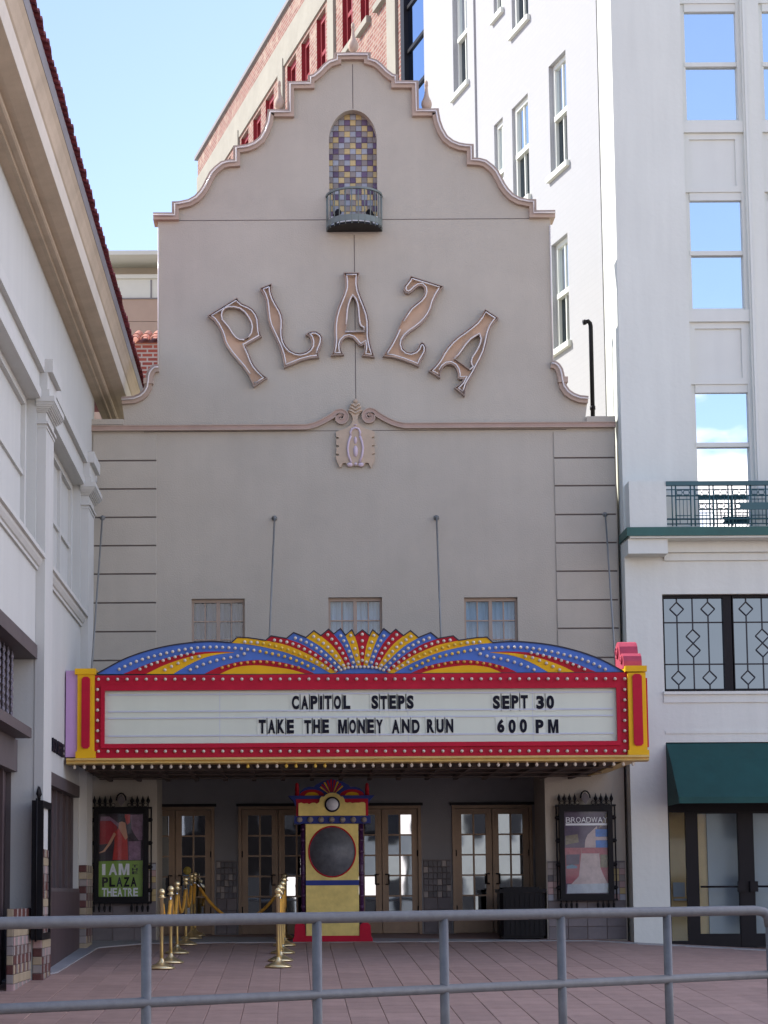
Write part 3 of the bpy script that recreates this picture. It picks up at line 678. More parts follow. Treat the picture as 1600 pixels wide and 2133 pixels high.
# ------------------------------------------------------------------ PLAZA letters
SG = thing('letter_sign', 'arched PLAZA channel letters outlined in white neon tube on the gable', 'sign', (onY(738, 740, YF)[0], YF, onY(738, 740, YF)[1]))
LET = [
 ((425, 610, 10.407), [(75,490),(720,95),(760,165),(830,225),(950,275),(1060,340),(1140,440),(1190,560),(1205,700),(1215,830),(1250,940),(905,1135),(940,1210),(990,1320),(1040,1460),(1090,1560),(1170,1660),(1270,1760),(1375,1835),(1075,2035),(1045,1950),(960,1780),(850,1620),(720,1470),(600,1330),(500,1190),(430,1060),(400,940),(360,830),(290,700),(210,590),(130,530)],
  [(400,470),(415,400),(460,345),(545,318),(650,318),(775,352),(870,425),(950,525),(1008,640),(1028,740),(1008,855),(950,950),(868,993),(775,988),(700,940),(630,852),(560,735),(480,642),(415,565)]),
 ((535, 580, 10.667), [(65,210),(340,105),(325,190),(330,290),(370,420),(440,560),(520,690),(570,810),(590,930),(590,1050),(580,1150),(585,1270),(610,1390),(660,1490),(740,1580),(860,1640),(960,1655),(1070,1630),(1160,1570),(1210,1490),(1215,1400),(1190,1310),(1140,1265),(1080,1245),(1140,1195),(1230,1165),(1330,1170),(1420,1230),(1465,1310),(1460,1400),(1430,1500),(1390,1590),(1375,1660),(1390,1750),(1200,1770),(1000,1820),(800,1900),(605,1980),(590,1850),(560,1700),(500,1520),(430,1360),(350,1190),(290,1060),(250,930),(230,780),(215,620),(195,480),(150,350),(100,270)], None),
 ((680, 560, 11.227), [(395,80),(780,80),(745,200),(740,330),(765,500),(830,680),(910,880),(970,1050),(1000,1220),(1005,1400),(1005,1560),(1030,1720),(1070,1880),(1130,2060),(830,2020),(875,1940),(890,1830),(880,1760),(820,1800),(760,1780),(690,1690),(620,1620),(530,1590),(440,1610),(370,1680),(340,1770),(345,1870),(375,1950),(415,2000),(105,2025),(150,1930),(175,1800),(185,1650),(180,1480),(180,1300),(205,1120),(255,930),(330,740),(400,570),(440,420),(440,280),(425,180)],
  [(620,640),(675,710),(715,820),(735,960),(742,1110),(765,1280),(800,1345),(860,1375),(870,1440),(465,1445),(485,1300),(500,1150),(510,980),(540,830),(580,710)]),
 ((790, 565, 10.407), [(680,95),(1400,320),(1330,400),(1250,530),(1190,660),(1150,800),(1090,930),(1010,1040),(910,1140),(800,1230),(680,1310),(580,1400),(520,1490),(505,1580),(530,1670),(600,1735),(690,1755),(780,1725),(840,1660),(870,1580),(920,1530),(980,1560),(1025,1640),(1020,1740),(970,1840),(910,1940),(865,2065),(700,1995),(500,1920),(300,1860),(80,1835),(150,1730),(240,1590),(330,1420),(410,1240),(490,1060),(580,920),(680,780),(790,690),(890,610),(960,520),(985,430),(975,360),(920,310),(850,320),(780,370),(710,440),(640,480),(570,460),(530,390),(540,310),(600,240),(650,170)], None),
 ((885, 635, 10.0), [(1255,80),(1545,270),(1470,340),(1400,440),(1350,560),(1320,690),(1290,830),(1250,980),(1180,1130),(1110,1260),(1040,1400),(960,1530),(890,1650),(850,1770),(835,1900),(620,1720),(700,1670),(770,1600),(800,1540),(740,1545),(690,1520),(690,1440),(670,1350),(620,1270),(540,1230),(460,1240),(390,1290),(340,1370),(325,1440),(325,1520),(80,1370),(170,1300),(250,1210),(320,1110),(390,980),(460,880),(570,750),(700,640),(830,550),(960,450),(1080,350),(1170,230)],
  [(1130,620),(1155,700),(1140,780),(1100,880),(1030,1000),(970,1090),(950,1180),(960,1240),(985,1280),(930,1330),(640,1120),(720,1040),(800,930),(880,820),(970,720),(1060,660)]),
]
def area(p): return sum(p[i-1][0]*p[i][1]-p[i][0]*p[i-1][1] for i in range(len(p)))/2
for (ox, oy, k), out, hole in LET:
    YL = YF-0.115
    O = XY([(ox+x/k, oy+y/k) for x, y in out], YL); H = XY([(ox+x/k, oy+y/k) for x, y in hole], YL) if hole else None
    if area(O) > 0: O.reverse()      # clockwise: positive offset is outwards
    if H and area(H) > 0: H.reverse()
    mb = MB(); mb.prismY([O]+([H] if H else []), YF-0.012, YF-0.0005)
    face = mb.build('letter', 'letter_face', SG)
    mb = MB(); mb.strip(O, (0.0, -0.010), YL, YF-0.003, lambda a, b, d: (a, d, b), closed=True)
    if H: mb.strip(H, (0.010, 0.0), YL, YF-0.003, lambda a, b, d: (a, d, b), closed=True)
    mb.build('letter_rim', 'letter_rim', face)
    tubes = [offset(O, -0.036, True)]
    if H: tubes.append(offset(H, 0.016, True))
    for tb in tubes:
        mb = MB(); cut = len(tb)*2//3; pth = tb[cut:]+tb[:cut]
        mb.tube([(a, YL+.005, b) for a, b in pth], 0.012, 6); mb.build('neon_tube', 'neon_glass', face)

# ------------------------------------------------------------------ niche balcony
bx, _z = onY(737.5, 412, YF); bzt = onY(737, 413, YF)[1]; bzb = onY(737, 484, YF)[1]; br = (onY(797, 412, YF)[0]-onY(678, 412, YF)[0])/2
BAL = thing('balconette', 'small curved green metal balcony below the mosaic niche', 'balcony', (bx, YF, bzb))
def barc(r, z, n=24, yo=0): return [(bx-r*math.cos(math.pi*i/n), YF-0.02-yo-r*0.95*math.sin(math.pi*i/n), z) for i in range(n+1)]
mb = MB(); P = barc(br, bzt, 28); Q = barc(br-.035, bzt, 28); n = len(P)
vs = P+Q+[(x, y, z+.03) for x, y, z in P]+[(x, y, z+.03) for x, y, z in Q]
fs = []
for i in range(n-1): fs += [(i, i+1, n+i+1, n+i), (2*n+i, 3*n+i, 3*n+i+1, 2*n+i+1), (i, 2*n+i, 2*n+i+1, i+1), (n+i, n+i+1, 3*n+i+1, 3*n+i)]
mb.add(vs, fs); mb.build('top_rail', 'rail_green', BAL)
mb = MB(); fl = barc(br-.02, 0, 28); mb.prism([(x, y) for x, y, z in fl], lambda a, b: (a, b, bzb), lambda a, b: (a, b, bzb+.03)); mb.build('floor', 'iron_black', BAL)
mb = MB(); P = barc(br-.01, bzb+.05, 28); vs = P+[(x, y, z+.10) for x, y, z in P]+[(x, y+.008, z) for x, y, z in P]+[(x, y+.008, z+.10) for x, y, z in P]; n = len(P)
mb.add(vs, [(i, i+1, n+i+1, n+i) for i in range(n-1)]+[(2*n+i, 3*n+i, 3*n+i+1, 2*n+i+1) for i in range(n-1)]+[(n+i, n+i+1, 3*n+i+1, 3*n+i) for i in range(n-1)]); mb.build('fascia', 'rail_green', BAL)
mb = MB(); mb.prism([(x*1.0, y) for x, y, z in barc(br-.05, 0, 20)], lambda a, b: (a, b, bzb+.031), lambda a, b: (a, b, bzb+.045)); mb.build('deck', 'plaster_white', BAL)
bars = MB(); bars.tube([(0, 0, bzb), (0, 0, bzt)], .009, 6); bmesh_bar = bars.mesh('baluster', 'rail_green')
for i in range(0, 14):
    a = math.pi*(i+.15)/13.3
    place('baluster', bmesh_bar, BAL, (bx-(br-.018)*math.cos(a), YF-.02-(br-.018)*.95*math.sin(a), 0))
for px, s, lab in ((702, -1, 'left'), (772, 1, 'right')):
    lx, lz_ = onY(px, 455, YF-.2)
    FL = thing('floodlight', 'small black uplight at the %s end of the niche balcony' % lab, 'light', (lx, YF-.2, lz_), 'uplights in the niche balcony')
    mb = MB(); mb.tube([(lx+s*.02, YF-.2, bzb+.045), (lx+s*.015, YF-.2, lz_+.05)], .017, 6); mb.build('stem', 'iron_black', FL)
    mb = MB(); mb.tube([(lx+s*.035, YF-.22, lz_+.035), (lx-s*.03, YF-.16, lz_+.125)], lambda t: .034+.02*t, 10); mb.build('lamp_head', 'iron_black', FL)
mb = MB(); mb.box(nx0+.002, nx1-.002, YF-.04, YF+WT+.011, onY(737, 470, YF)[1], onY(737, 452.5, YF)[1]); mb.build('niche_sill', 'plaster_white', TH)

# ------------------------------------------------------------------ marquee
MQ = thing('marquee', 'red, yellow and blue theatre marquee with a bulb-studded fan crest and letter board', 'marquee', (onY(750, 1580, YM)[0], YM, 2.56))
zA, zB = onY(750, 1404, YM)[1], onY(750, 1577, YM)[1]       # sign box top and bottom
xA, xB = onY(197, 1490, YM)[0], onY(1309, 1490, YM)[0]
zs = onY(750, 1590, YM)[1]                                  # underside
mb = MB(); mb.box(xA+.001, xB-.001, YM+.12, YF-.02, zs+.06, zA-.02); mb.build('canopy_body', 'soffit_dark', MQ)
px0, px1, pz0, pz1 = rectY(217.5, 1435, 1285.5, 1548, YM)
mb = MB(); mb.prismY([[(xA, zB), (xB, zB), (xB, zA), (xA, zA)], [(px0, pz0), (px1, pz0), (px1, pz1), (px0, pz1)]], YM, YM+.12); FR = mb.build('sign_frame', 'red_paint', MQ)
mb = MB(); o1 = rectY(210.5, 1425.5, 1292, 1556, YM); mb.prismY([[(o1[0], o1[2]), (o1[1], o1[2]), (o1[1], o1[3]), (o1[0], o1[3])], [(px0+.008, pz0+.008), (px1-.008, pz0+.008), (px1-.008, pz1-.008), (px0+.008, pz1-.008)]], YM-.04, YM-.001); mb.build('frame_moulding', 'red_paint', FR)
mb = MB(); mb.box(px0-.02, px1+.02, YM+.03, YM+.06, pz0-.02, pz1+.02); mb.build('letter_board', 'sign_white', MQ)
for py in (1446.5, 1481.5, 1495.5, 1532.5):
    z = onY(750, py-2, YM+.03)[1]; mb = MB(); mb.box(px0+.05, px1-.05, YM+.018, YM+.0295, z-.011, z+.011); mb.build('letter_track', 'track_grey', MQ)
for px in (458, 850, 1110):
    x, _ = onY(px, 1490, YM+.03); mb = MB(); mb.box(x-.004, x+.004, YM+.0285, YM+.0295, pz0+.02, pz1-.02); mb.build('board_seam', 'track_grey', MQ)
for txt, a, b, t, bt in (('CAPITOL', 608, 730, 1449, 1477.5), ('STEPS', 774, 862, 1448.5, 1477), ('SEPT', 1027, 1100, 1448.5, 1476.5), ('30', 1117.5, 1154.5, 1448.5, 1476.5), ('TAKE', 539, 612.5, 1499, 1528), ('THE', 634, 685.5, 1499, 1527.5), ('MONEY', 704.5, 798, 1498.5, 1527.5), ('AND', 816.5, 874.5, 1498.5, 1527), ('RUN', 889.5, 944.5, 1498, 1526.5), ('600', 1036, 1098, 1498, 1526.5), ('PM', 1116, 1163.5, 1498, 1526.5)):
    X0, X1, Z0, Z1 = rectY(a, t, b, bt, YM+.01)
    ws = [0.36 if c == 'I' else (1.3 if c == 'M' else 1.0) for c in txt]; gap = 0.30 if txt not in ('600', 'PM') else .55
    u = (X1-X0)/(sum(ws)+gap*(len(txt)-1)); x = X0
    for c, w in zip(txt, ws):
        mb = MB(); dz = random.uniform(-.004, .004)
        mb.box(x-.022, x+w*u+.022, YM+.0225, YM+.0255, Z0-.03+dz, Z1+.03+dz, 1)
        put_char(mb, c, lambda p, q: (p, YM+.012, q), (x, x+w*u, Z0+dz, Z1+dz), 0, 0.05, lambda p, q: (p, YM+.022, q))
        mb.build('marquee_letter', ['letter_black', 'letter_card'], MQ)
        x += (w+gap)*u
# end posts
for (a, b, s) in ((162, 197.5, 0), (1308, 1345.5, 1)):
    X0, X1, Z0, Z1 = rectY(a, 1402, b, 1577, YM); dy = (-6 if s else 0)
    mb = MB(); mb.box(X0, X1, YM-.06, YM+.35, Z0, Z1)
    mb.box(X0-.035, X1+.015+(.0 if s else .0), YM-.085, YM+.37, onY(a, 1406+dy, YM)[1], onY(a, 1394+dy, YM)[1])
    mb.box(X0-.02, X1+.02, YM-.075, YM+.36, onY(a, 1580+dy/2, YM)[1]+.0, onY(a, 1566+dy/2, YM)[1])
    po = mb.build('end_post', 'yellow_paint', MQ)
    X0, X1, Z0, Z1 = rectY(a+9, 1411+dy, b-9, 1560+dy, YM); mb = MB(); c = .03
    mb.prismY([(X0+c, Z0), (X1-c, Z0), (X1, Z0+c), (X1, Z1-c), (X1-c, Z1), (X0+c, Z1), (X0, Z1-c), (X0, Z0+c)], YM-.085, YM-.06); mb.build('post_panel', 'red_paint', po)
X0, X1, Z0, Z1 = rectY(137, 1397, 163, 1577, YM-.02); mb = MB(); mb.box(X0, X1, YM-.02, YM+.6, Z0, Z1); mb.build('filler_panel', 'lilac_paint', MQ)
X0, X1, Z0, Z1 = rectY(1344, 1412, 1350, 1556, YM+.1); mb = MB(); mb.box(X0-.03, X1, YM+.1, YM+2.6, Z0, Z1); mb.build('side_panel', 'red_paint', MQ)
# gold cornice under the sign
xg0, xg1 = onY(140, 1585, YM)[0], onY(1349, 1585, YM)[0]
mb = MB()
prof = [(-.02, zB-.0), (-.10, zB-.0), (-.13, zB-.03), (-.10, zB-.045), (-.12, zB-.075), (-.05, zs+.0), (.06, zs-.0), (.06, zB)]
mb.prism(prof, lambda a, b: (xg0, YM+a+.0, b), lambda a, b: (xg1, YM+a, b)); mb.build('gold_cornice', 'gold_trim', MQ)
mb = MB(); mb.prism([(xg1-.32, zs+.005), (xg1-.0, zs+.06), (xg1+.02, zs+.10), (xg1-.30, zs+.10)], lambda a, b: (a, YM+.07, b), lambda a, b: (a, YF-.05, b)); mb.build('side_cornice', 'gold_trim', MQ)
# underside: dark boards and beams
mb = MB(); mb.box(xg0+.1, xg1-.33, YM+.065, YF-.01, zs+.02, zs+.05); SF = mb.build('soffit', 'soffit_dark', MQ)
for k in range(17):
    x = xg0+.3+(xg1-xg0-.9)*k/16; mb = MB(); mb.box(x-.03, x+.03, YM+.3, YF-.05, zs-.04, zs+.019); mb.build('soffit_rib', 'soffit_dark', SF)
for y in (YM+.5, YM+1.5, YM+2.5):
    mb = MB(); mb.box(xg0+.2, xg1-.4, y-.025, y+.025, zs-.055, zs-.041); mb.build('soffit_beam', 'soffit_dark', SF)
# fan crest
CXP = 754.5
B = [
 [(482.5,1339.4),(516.3,1342.2),(553.8,1348.8),(591.3,1358.1),(625,1370.3),(656.9,1384.4),(688.8,1402.5)],
 [(553.8,1334.7),(591.3,1342.2),(619.4,1352.5),(647.5,1365.6),(671.9,1380.6),(701,1401.3)],
 [(596.9,1330.6),(625,1340.3),(647.5,1352.5),(670,1367.5),(688.8,1382.5),(705,1398.5)],
 [(637.5,1328.7),(662.5,1343.1),(683.1,1360),(701.9,1378.8),(716.9,1394)],
 [(668.5,1325),(688.8,1341.3),(705.6,1361.9),(716.9,1380.6),(723.5,1391)],
 [(695.3,1321.3),(711.3,1341.3),(722.5,1361.9),(730,1380.6),(733,1389)],
 [(719.7,1324.2),(728.1,1343.1),(735.6,1363.8),(743.1,1387)],
 [(739,1325.3),(745,1343.1),(749.2,1363.8),(751.5,1386.3)]]
peaks = [[(494.7,1328.1),(516,1329)], [(565,1325.3)], [(611.9,1318.4)], [(654,1314.6)], [(684.6,1311.6)], [(709.4,1310.3)], [(732.8,1312.8)]]
cols = ['yellow_paint', 'red_stripe', 'blue_paint', 'yellow_paint', 'red_stripe', 'blue_paint', 'yellow_paint']
arc = smooth([(202,1404),(244.4,1380.7),(268,1369.8),(298.8,1358.9),(340.4,1348),(380.3,1341.3),(425.6,1337.2),(452.8,1337.2),(482.5,1339.4)], 3)
YC = YM+.05
def mir(p): return (2*CXP-p[0], p[1])
sil = list(arc)
for k in range(7): sil += peaks[k]+[B[k+1][0]]
sil = sil+[(CXP+.4, 1313)]+[mir(p) for p in reversed(sil)]
mb = MB(); mb.prismY(XY(sil, YC), YC, YC+.10, 0, 1); CRST = mb.build('crest_board', ['blue_paint', 'edge_black'], MQ)
# thin capping strip that outlines the top
so_ = XY(sil, YC)
mb = MB(); mb.strip(so_, (0.012, -0.004), YC-.02, YC+.1, lambda a, b, d: (a, d, b)); mb.build('crest_edge', 'edge_black', CRST)
mb = MB(); mb.box(xA, xB, YC-.03, YC+.1, zA-.001, zA+.012); mb.build('crest_base', 'edge_black', CRST)
def stripe(poly, m, lvl=1):
    for q in (poly, [mir(p) for p in poly]):
        mb = MB(); mb.prismY(XY(q, YC), YC-.006*lvl, YC-.0005); mb.build('stripe', m, CRST)
for k in range(7):
    a = smooth(B[k], 3); b = smooth(B[k+1], 3)
    if cols[k] == 'blue_paint': continue
    stripe([a[0]]+peaks[k]+b+list(reversed(a))[:-1], cols[k])
q = smooth(B[7], 3); mb = MB(); pc = q+[mir(p) for p in reversed(q)]+[(CXP, 1313)]
mb.prismY(XY(pc, YC), YC-.006, YC-.0005); mb.build('stripe', 'red_stripe', CRST)
w1 = smooth([(257,1404),(280.6,1394.3),(316.9,1379.8),(362.2,1367),(407.5,1359.2),(452.8,1357.2),(488,1358.7)], 2); w2 = smooth([(305,1404),(335,1388.8),(371.3,1375.2),(407.5,1365.3),(443.8,1360.4),(487,1359.1)], 2)
w3 = smooth([(361.3,1404),(389.4,1387),(422,1371.6),(452.8,1363.4),(487.5,1359.4)], 2)
stripe(w1+list(reversed(w2)), 'red_stripe'); stripe(w2+list(reversed(w3)), 'yellow_paint')
d1 = smooth([(425.6,1404),(452.8,1390.6),(480,1382.5),(497.5,1378.8),(525.6,1375.4),(553.8,1375.4),(591.3,1380.6),(625,1390),(656.9,1404)], 2); d2 = smooth([(458.3,1404),(488,1391),(516.3,1386.6),(544.4,1386.3),(581.9,1390.9),(610,1395.6),(636.3,1403.8)], 2)
stripe(d1+list(reversed(d2)), 'red_stripe'); stripe(d2, 'yellow_paint')
# bulbs
def bulb_mesh(m, r=.024): 
    mb = MB(); mb.lathe([(r*.55, 0), (r*.6, -.012), (r, -.026), (r*.97, -.038), (r*.7, -.052), (r*.15, -.060)], (0, 0, 0), 8, 0, 'Y'); return mb.mesh('bulb', m)
BW, BY, BA = bulb_mesh('bulb_white'), bulb_mesh('bulb_yellow'), bulb_mesh('bulb_amber')
def mean(a, b, n=8):
    A = resample(smooth(a, 3), 1e9); 
    def at(c, t):
        c = smooth(c, 4); i = t*(len(c)-1); k = min(int(i), len(c)-2); u = i-k; return (c[k][0]*(1-u)+c[k+1][0]*u, c[k][1]*(1-u)+c[k+1][1]*u)
    return [((at(a, t/n)[0]+at(b, t/n)[0])/2, (at(a, t/n)[1]+at(b, t/n)[1])/2) for t in range(n+1)]
bl = []
def brow(path, step, col=lambda p: BW):
    for p in resample(path, step): bl.append((p, col(p)))
brow(smooth([(249,1394.5),(272,1383.5),(297,1374),(334,1364),(372,1355.5),(410,1350),(448,1348.5),(486,1350.5),(525,1354.5),(565,1362),(603,1371),(640,1387),(653,1393.5)], 3), 13, lambda p: BY if p[0] > 536 else BW)
brow(smooth([(292,1394.5),(320,1383),(361,1370),(403,1360)], 3), 13.6)
brow(smooth([(344,1396),(373,1381.5),(401,1370.5),(415,1368)], 3), 14.5)
brow(smooth([(397,1395.5),(425,1384),(453,1375.5),(480,1370),(495,1367),(509,1362.5)], 3), 14)
brow(smooth([(463,1391.5),(490,1384.5),(517,1380.5),(544,1379),(571,1381),(598,1387),(622,1391)], 3), 13.2, lambda p: BA)
spans = [((506, 1334), (681, 1391), 13.3), ((579, 1334), (697, 1394), 13), ((615, 1328), (704, 1388), 12.8), ((655, 1327), (714, 1384), 12.3), ((683, 1325), (724, 1381), 11.7), ((709.5, 1327), (735, 1378), 12.8), ((729, 1324), (746.5, 1377), 13)]
for k in range(7):
    m_ = mean(B[k], B[k+1]); m_[0] = ((peaks[k][0][0]*.35+m_[0][0]*.65), (peaks[k][0][1]*.35+m_[0][1]*.65)+4)
    pth = smooth(m_, 3); pth = resample(pth, 1.0); pth = [p for p in pth if spans[k][0][1]-2 < p[1] and p[1] < spans[k][1][1]+3]
    brow(pth, spans[k][2], (lambda p: BY if 545 < p[0] < 640 else BW) if k == 0 else (lambda p: BW))
allb = bl+[(mir(p), m) for p, m in bl]
for p in resample([(CXP, 1322), (CXP, 1376)], 13.4): allb.append((p, BW))
for p in resample(smooth([(710, 1396), (725, 1391.5), (740, 1390), (CXP, 1389.7), (769, 1390), (784, 1391.5), (799, 1396)], 3), 8.6): allb.append((p, BW))
cnt = 0; restb = []
for p, m in allb:
    x, z = onY(p[0], p[1], YC)
    if cnt < 300: place('bulb', m, CRST, (x, YC-.004, z)); cnt += 1
    else: restb.append((x, YC-.004, z))
for k in range(56):
    px = 205.5+k*(1300.5-205.5)/55; restb.append((onY(px, 1415, YM)[0], YM, onY(px, 1415.5-k*.02, YM)[1])); restb.append((onY(px, 1565, YM)[0], YM, onY(px, 1565.5-k*.02, YM)[1]))
for k in range(1, 7):
    py = 1415.5+k*21.4; restb.append((onY(203.5, py, YM)[0], YM, onY(203.5, py, YM)[1])); restb.append((onY(1300.5, py, YM)[0], YM, onY(1300.5, py, YM)[1]))
mb = MB()
for (x, y, z) in restb: mb.add([(v.co.x+x, v.co.y+y, v.co.z+z) for v in BW.vertices], [tuple(p.vertices) for p in BW.polygons], 0, True)
for k in range(59):
    px = 156+k*(1318-156)/58; x = onY(px, 1596, YM)[0]
    mi = 1 if k in (18, 22, 23, 25, 26) else 0
    mb.add([(v.co.x+x, YM-.03+v.co.z, zs-.002+v.co.y) for v in BW.vertices], [tuple(p.vertices) for p in BW.polygons], mi, True)
rb = mb.build('bulb', ['bulb_white', 'bulb_yellow'], MQ); rb['kind'] = 'stuff'
# pink scroll on the right end
X0, X1 = onY(1299, 1380, YM)[0], onY(1337, 1380, YM)[0]; zq = onY(1320, 1391, YM)[1]
prof = [(0, 0), (0, .10), (.03, .17), (.10, .215), (.20, .22), (.26, .20)] + [(.28, .26), (.31, .34), (.38, .40), (.48, .425), (.58, .40), (.66, .33), (.70, .22), (.70, 0)]
mb = MB(); mb.prism(prof, lambda a, b: (X0, YM+.0+a, zq+b), lambda a, b: (X1, YM+.0+a, zq+b)); PS = mb.build('scroll_end', 'pink_paint', MQ)
for (cy, cz, rr) in ((.14, .12, .07), (.48, .26, .10)):
    sp = [(X0-.012, YM+cy+rr*(1-t/26)*math.cos(t*.5), zq+cz+rr*(1-t/26)*math.sin(t*.5)) for t in range(22)]
    mb = MB(); mb.tube(sp, .012, 6); mb.build('volute', 'pink_paint', PS)
# tie rods
for (a, b, c, d, yy) in ((214, 1079, 191, 1398, 27.5), (572, 1080, 561, 1340, 27.6), (909, 1079, 919, 1338, 27.6), (1260, 1072, 1283, 1396, 27.5)):
    p0 = onY(a, b, YF); p1 = onY(c, d, yy)
    mb = MB(); mb.tube([(p0[0], YF-.05, p0[1]), (p1[0], yy, p1[1])], .014, 6); rd = mb.build('tie_rod', 'rod_grey', MQ)
    mb = MB(); mb.lathe([(.045, 0), (.045, -.02), (.02, -.03), (.02, -.07)], (p0[0], YF, p0[1]), 10, 0, 'Y'); mb.build('anchor_plate', 'rod_grey', rd)

# ------------------------------------------------------------------ poster cases
def poster_case(name, label, X0, X1, Z0, Z1):
    t = thing(name, label, 'poster case', ((X0+X1)/2, YF, Z0), 'wrought iron poster cases')
    y0, y1 = YF-.13, YF-.012; w = .075
    mb = MB(); mb.prismY([[(X0+.055, Z0), (X1-.055, Z0), (X1-.055, Z1), (X0+.055, Z1)], [(X0+.055+w, Z0+w), (X1-.055-w, Z0+w), (X1-.055-w, Z1-w), (X0+.055+w, Z1-w)]], y0, y1); mb.build('frame', 'iron_black', t)
    mb = MB(); mb.box(X0+.06, X1-.06, y1-.02, y1-.002, Z0+.02, Z1-.02); mb.build('backing', 'iron_black', t)
    for s in (0, 1):
        x = X0+.012 if s == 0 else X1-.012
        mb = MB(); mb.tube([(x, y0+.04, Z0-.02), (x, y0+.04, Z1+.02)], .012, 6); bar = mb.build('side_bar', 'iron_black', t)
        for q in (.12, .37, .63, .88):
            z = Z0+(Z1-Z0)*q; mb = MB(); mb.ball((x+(.02 if s == 0 else -.02), y0+.04, z), .045, .025, .035, 8, 5); mb.build('knuckle', 'iron_black', bar)
    mb = MB(); mb.box(X0, X1, y0-.01, y0+.08, Z1+.0, Z1+.03); mb.build('top_bar', 'iron_black', t)
    mb = MB(); mb.box(X0, X1, y0-.01, y0+.08, Z0-.03, Z0-.0); mb.build('bottom_bar', 'iron_black', t)
    xm = (X0+X1)/2; n = 10
    for k in range(n+1):
        x = X0+.06+(X1-X0-.12)*k/n
        if abs(x-xm) < .09: continue
        mb = MB(); mb.lathe([(.008, 0), (.008, .05), (.026, .075), (.03, .10), (.012, .14), (.002, .18)], (x, y0+.04, Z1+.03), 8); mb.build('spike', 'iron_black', t)
        if k % 1 == 0:
            mb = MB(); mb.lathe([(.008, 0), (.008, -.03), (.022, -.05), (.02, -.09), (.012, -.12), (.02, -.13)], (x, y0+.04, Z0-.03), 8); mb.build('drop_spike', 'iron_black', t)
    mb = MB()
    for k in range(n): 
        x = X0+.06+(X1-X0-.12)*(k+.5)/n
        if abs(x-xm) > .1: mb.tube([(x+.03*math.cos(a*.6), y0+.04, Z1+.062+.028*math.sin(a*.6)) for a in range(11)], .006, 5)
    mb.build('scrollwork', 'iron_black', t)
    mb = MB(); mb.prismY([(xm, Z1+.04), (xm+.06, Z1+.12), (xm+.045, Z1+.17), (xm, Z1+.225), (xm-.045, Z1+.17), (xm-.06, Z1+.12)], y0+.02, y0+.05); mb.build('cartouche', 'stone_grey', t)
    mb = MB(); mb.tube([(xm+.075*math.cos(math.pi*k/8), y0+.03, Z1+.13+.115*math.sin(math.pi*k/8)) for k in range(9)], .012, 6); mb.build('cartouche_arch', 'iron_black', t)
    return t
# left poster
X0, X1, Z0, Z1 = rectY(188, 1685, 316.5, 1878, YF-.1)
pc1 = poster_case('poster_case', 'black wrought iron poster case with green I AM THE PLAZA THEATRE poster', X0, X1, Z0, Z1)
YP = YF-.04
def pz(ox, oy, k, ps, y): return XY([(ox+a/k, oy+b/k) for a, b in ps], y)
def paper(parent, name, base, layers, ox, oy, k):
    mb = MB(); mb.prismY(pz(ox, oy, k, base[0], YP), YP, YP+.004); po = mb.build(name, base[1], parent)
    for i, (pts, m) in enumerate(layers):
        y = YP-.0012*(i+1); mb = MB(); mb.prismY(pz(ox, oy, k, pts, YP), y, y+.001); mb.build('print', m, po)
    return po
base = ([(285, 455), (1065, 455), (1045, 1870), (265, 1880)], 'poster_dark')
po = paper(pc1, 'poster', base, [
 ([(320, 575), (520, 575), (610, 680), (590, 760), (480, 960), (310, 980)], 'poster_red'),
 ([(330, 500), (480, 500), (640, 620), (620, 680), (500, 570), (320, 575)], 'poster_mauve'),
 ([(740, 460), (830, 460), (830, 600), (780, 640), (740, 560)], 'dress_red'),
 ([(840, 470), (1050, 460), (1040, 900), (980, 910), (900, 800), (850, 700)], 'poster_mauve'),
 ([(800, 920), (1010, 920), (1010, 1240), (810, 1245)], 'poster_mauve'),
 ([(570, 760), (640, 690), (780, 860), (790, 1000), (800, 1240), (530, 1240), (560, 1000)], 'dress_red'),
 ([(640, 600), (690, 570), (750, 600), (760, 680), (790, 860), (750, 900), (680, 780), (630, 690)], 'poster_skin'),
 ([(640, 500), (700, 480), (750, 530), (760, 610), (690, 585), (640, 600), (620, 550)], 'edge_black'),
 ([(555, 770), (590, 800), (500, 970), (400, 1100), (310, 1130), (300, 1115), (370, 1080), (450, 970)], 'poster_skin'),
 ([(275, 1265), (1050, 1250), (1045, 1865), (265, 1880)], 'poster_green')], 170, 1640, 8.206)
def pw(txt, a, b, t, bt, m, ox, oy, k, bold, par, lvl=12, gap=.16):
    y = YP-.0012*lvl-.001; X0, X1, Z0, Z1 = rectY(ox+a/k, oy+t/k, ox+b/k, oy+bt/k, YP)
    mb = MB(); word(mb, txt, lambda p, q: (p, y, q), X0, X1, Z0, Z1, 0, bold, gap); mb.build('lettering', m, par)
pw('I', 352, 410, 1310, 1500, 'poster_white', 170, 1640, 8.206, .05, po); pw('AM', 465, 820, 1305, 1500, 'poster_white', 170, 1640, 8.206, .045, po)
pw('PLAZA', 352, 945, 1535, 1700, 'letter_black', 170, 1640, 8.206, .04, po); pw('THEATRE', 350, 965, 1720, 1865, 'poster_white', 170, 1640, 8.206, .03, po, gap=.1)
y = YP-.016; X0_, X1_, Z0_, Z1_ = rectY(170+865/8.206, 1640+1320/8.206, 170+960/8.206, 1640+1490/8.206, YP)
mb = MB()
for i, c in enumerate('THE'):
    h = (Z1_-Z0_)/3; put_char(mb, c, lambda p, q: (X1_-(q-Z0_)/(Z1_-Z0_)*0-(p-0)*1.0, y, q) if False else (p, y, q), (X0_, X1_, Z1_-(i+1)*h+.006, Z1_-i*h-.002), 0, .03)
mb.build('lettering', 'edge_black', po)
gx0, gx1, gz0, gz1 = rectY(203, 1694, 302, 1871, YP)
mb = MB(); mb.box(gx0, gx1, YF-.075, YF-.071, gz0, gz1); mb.build('glass', 'poster_glass', pc1)
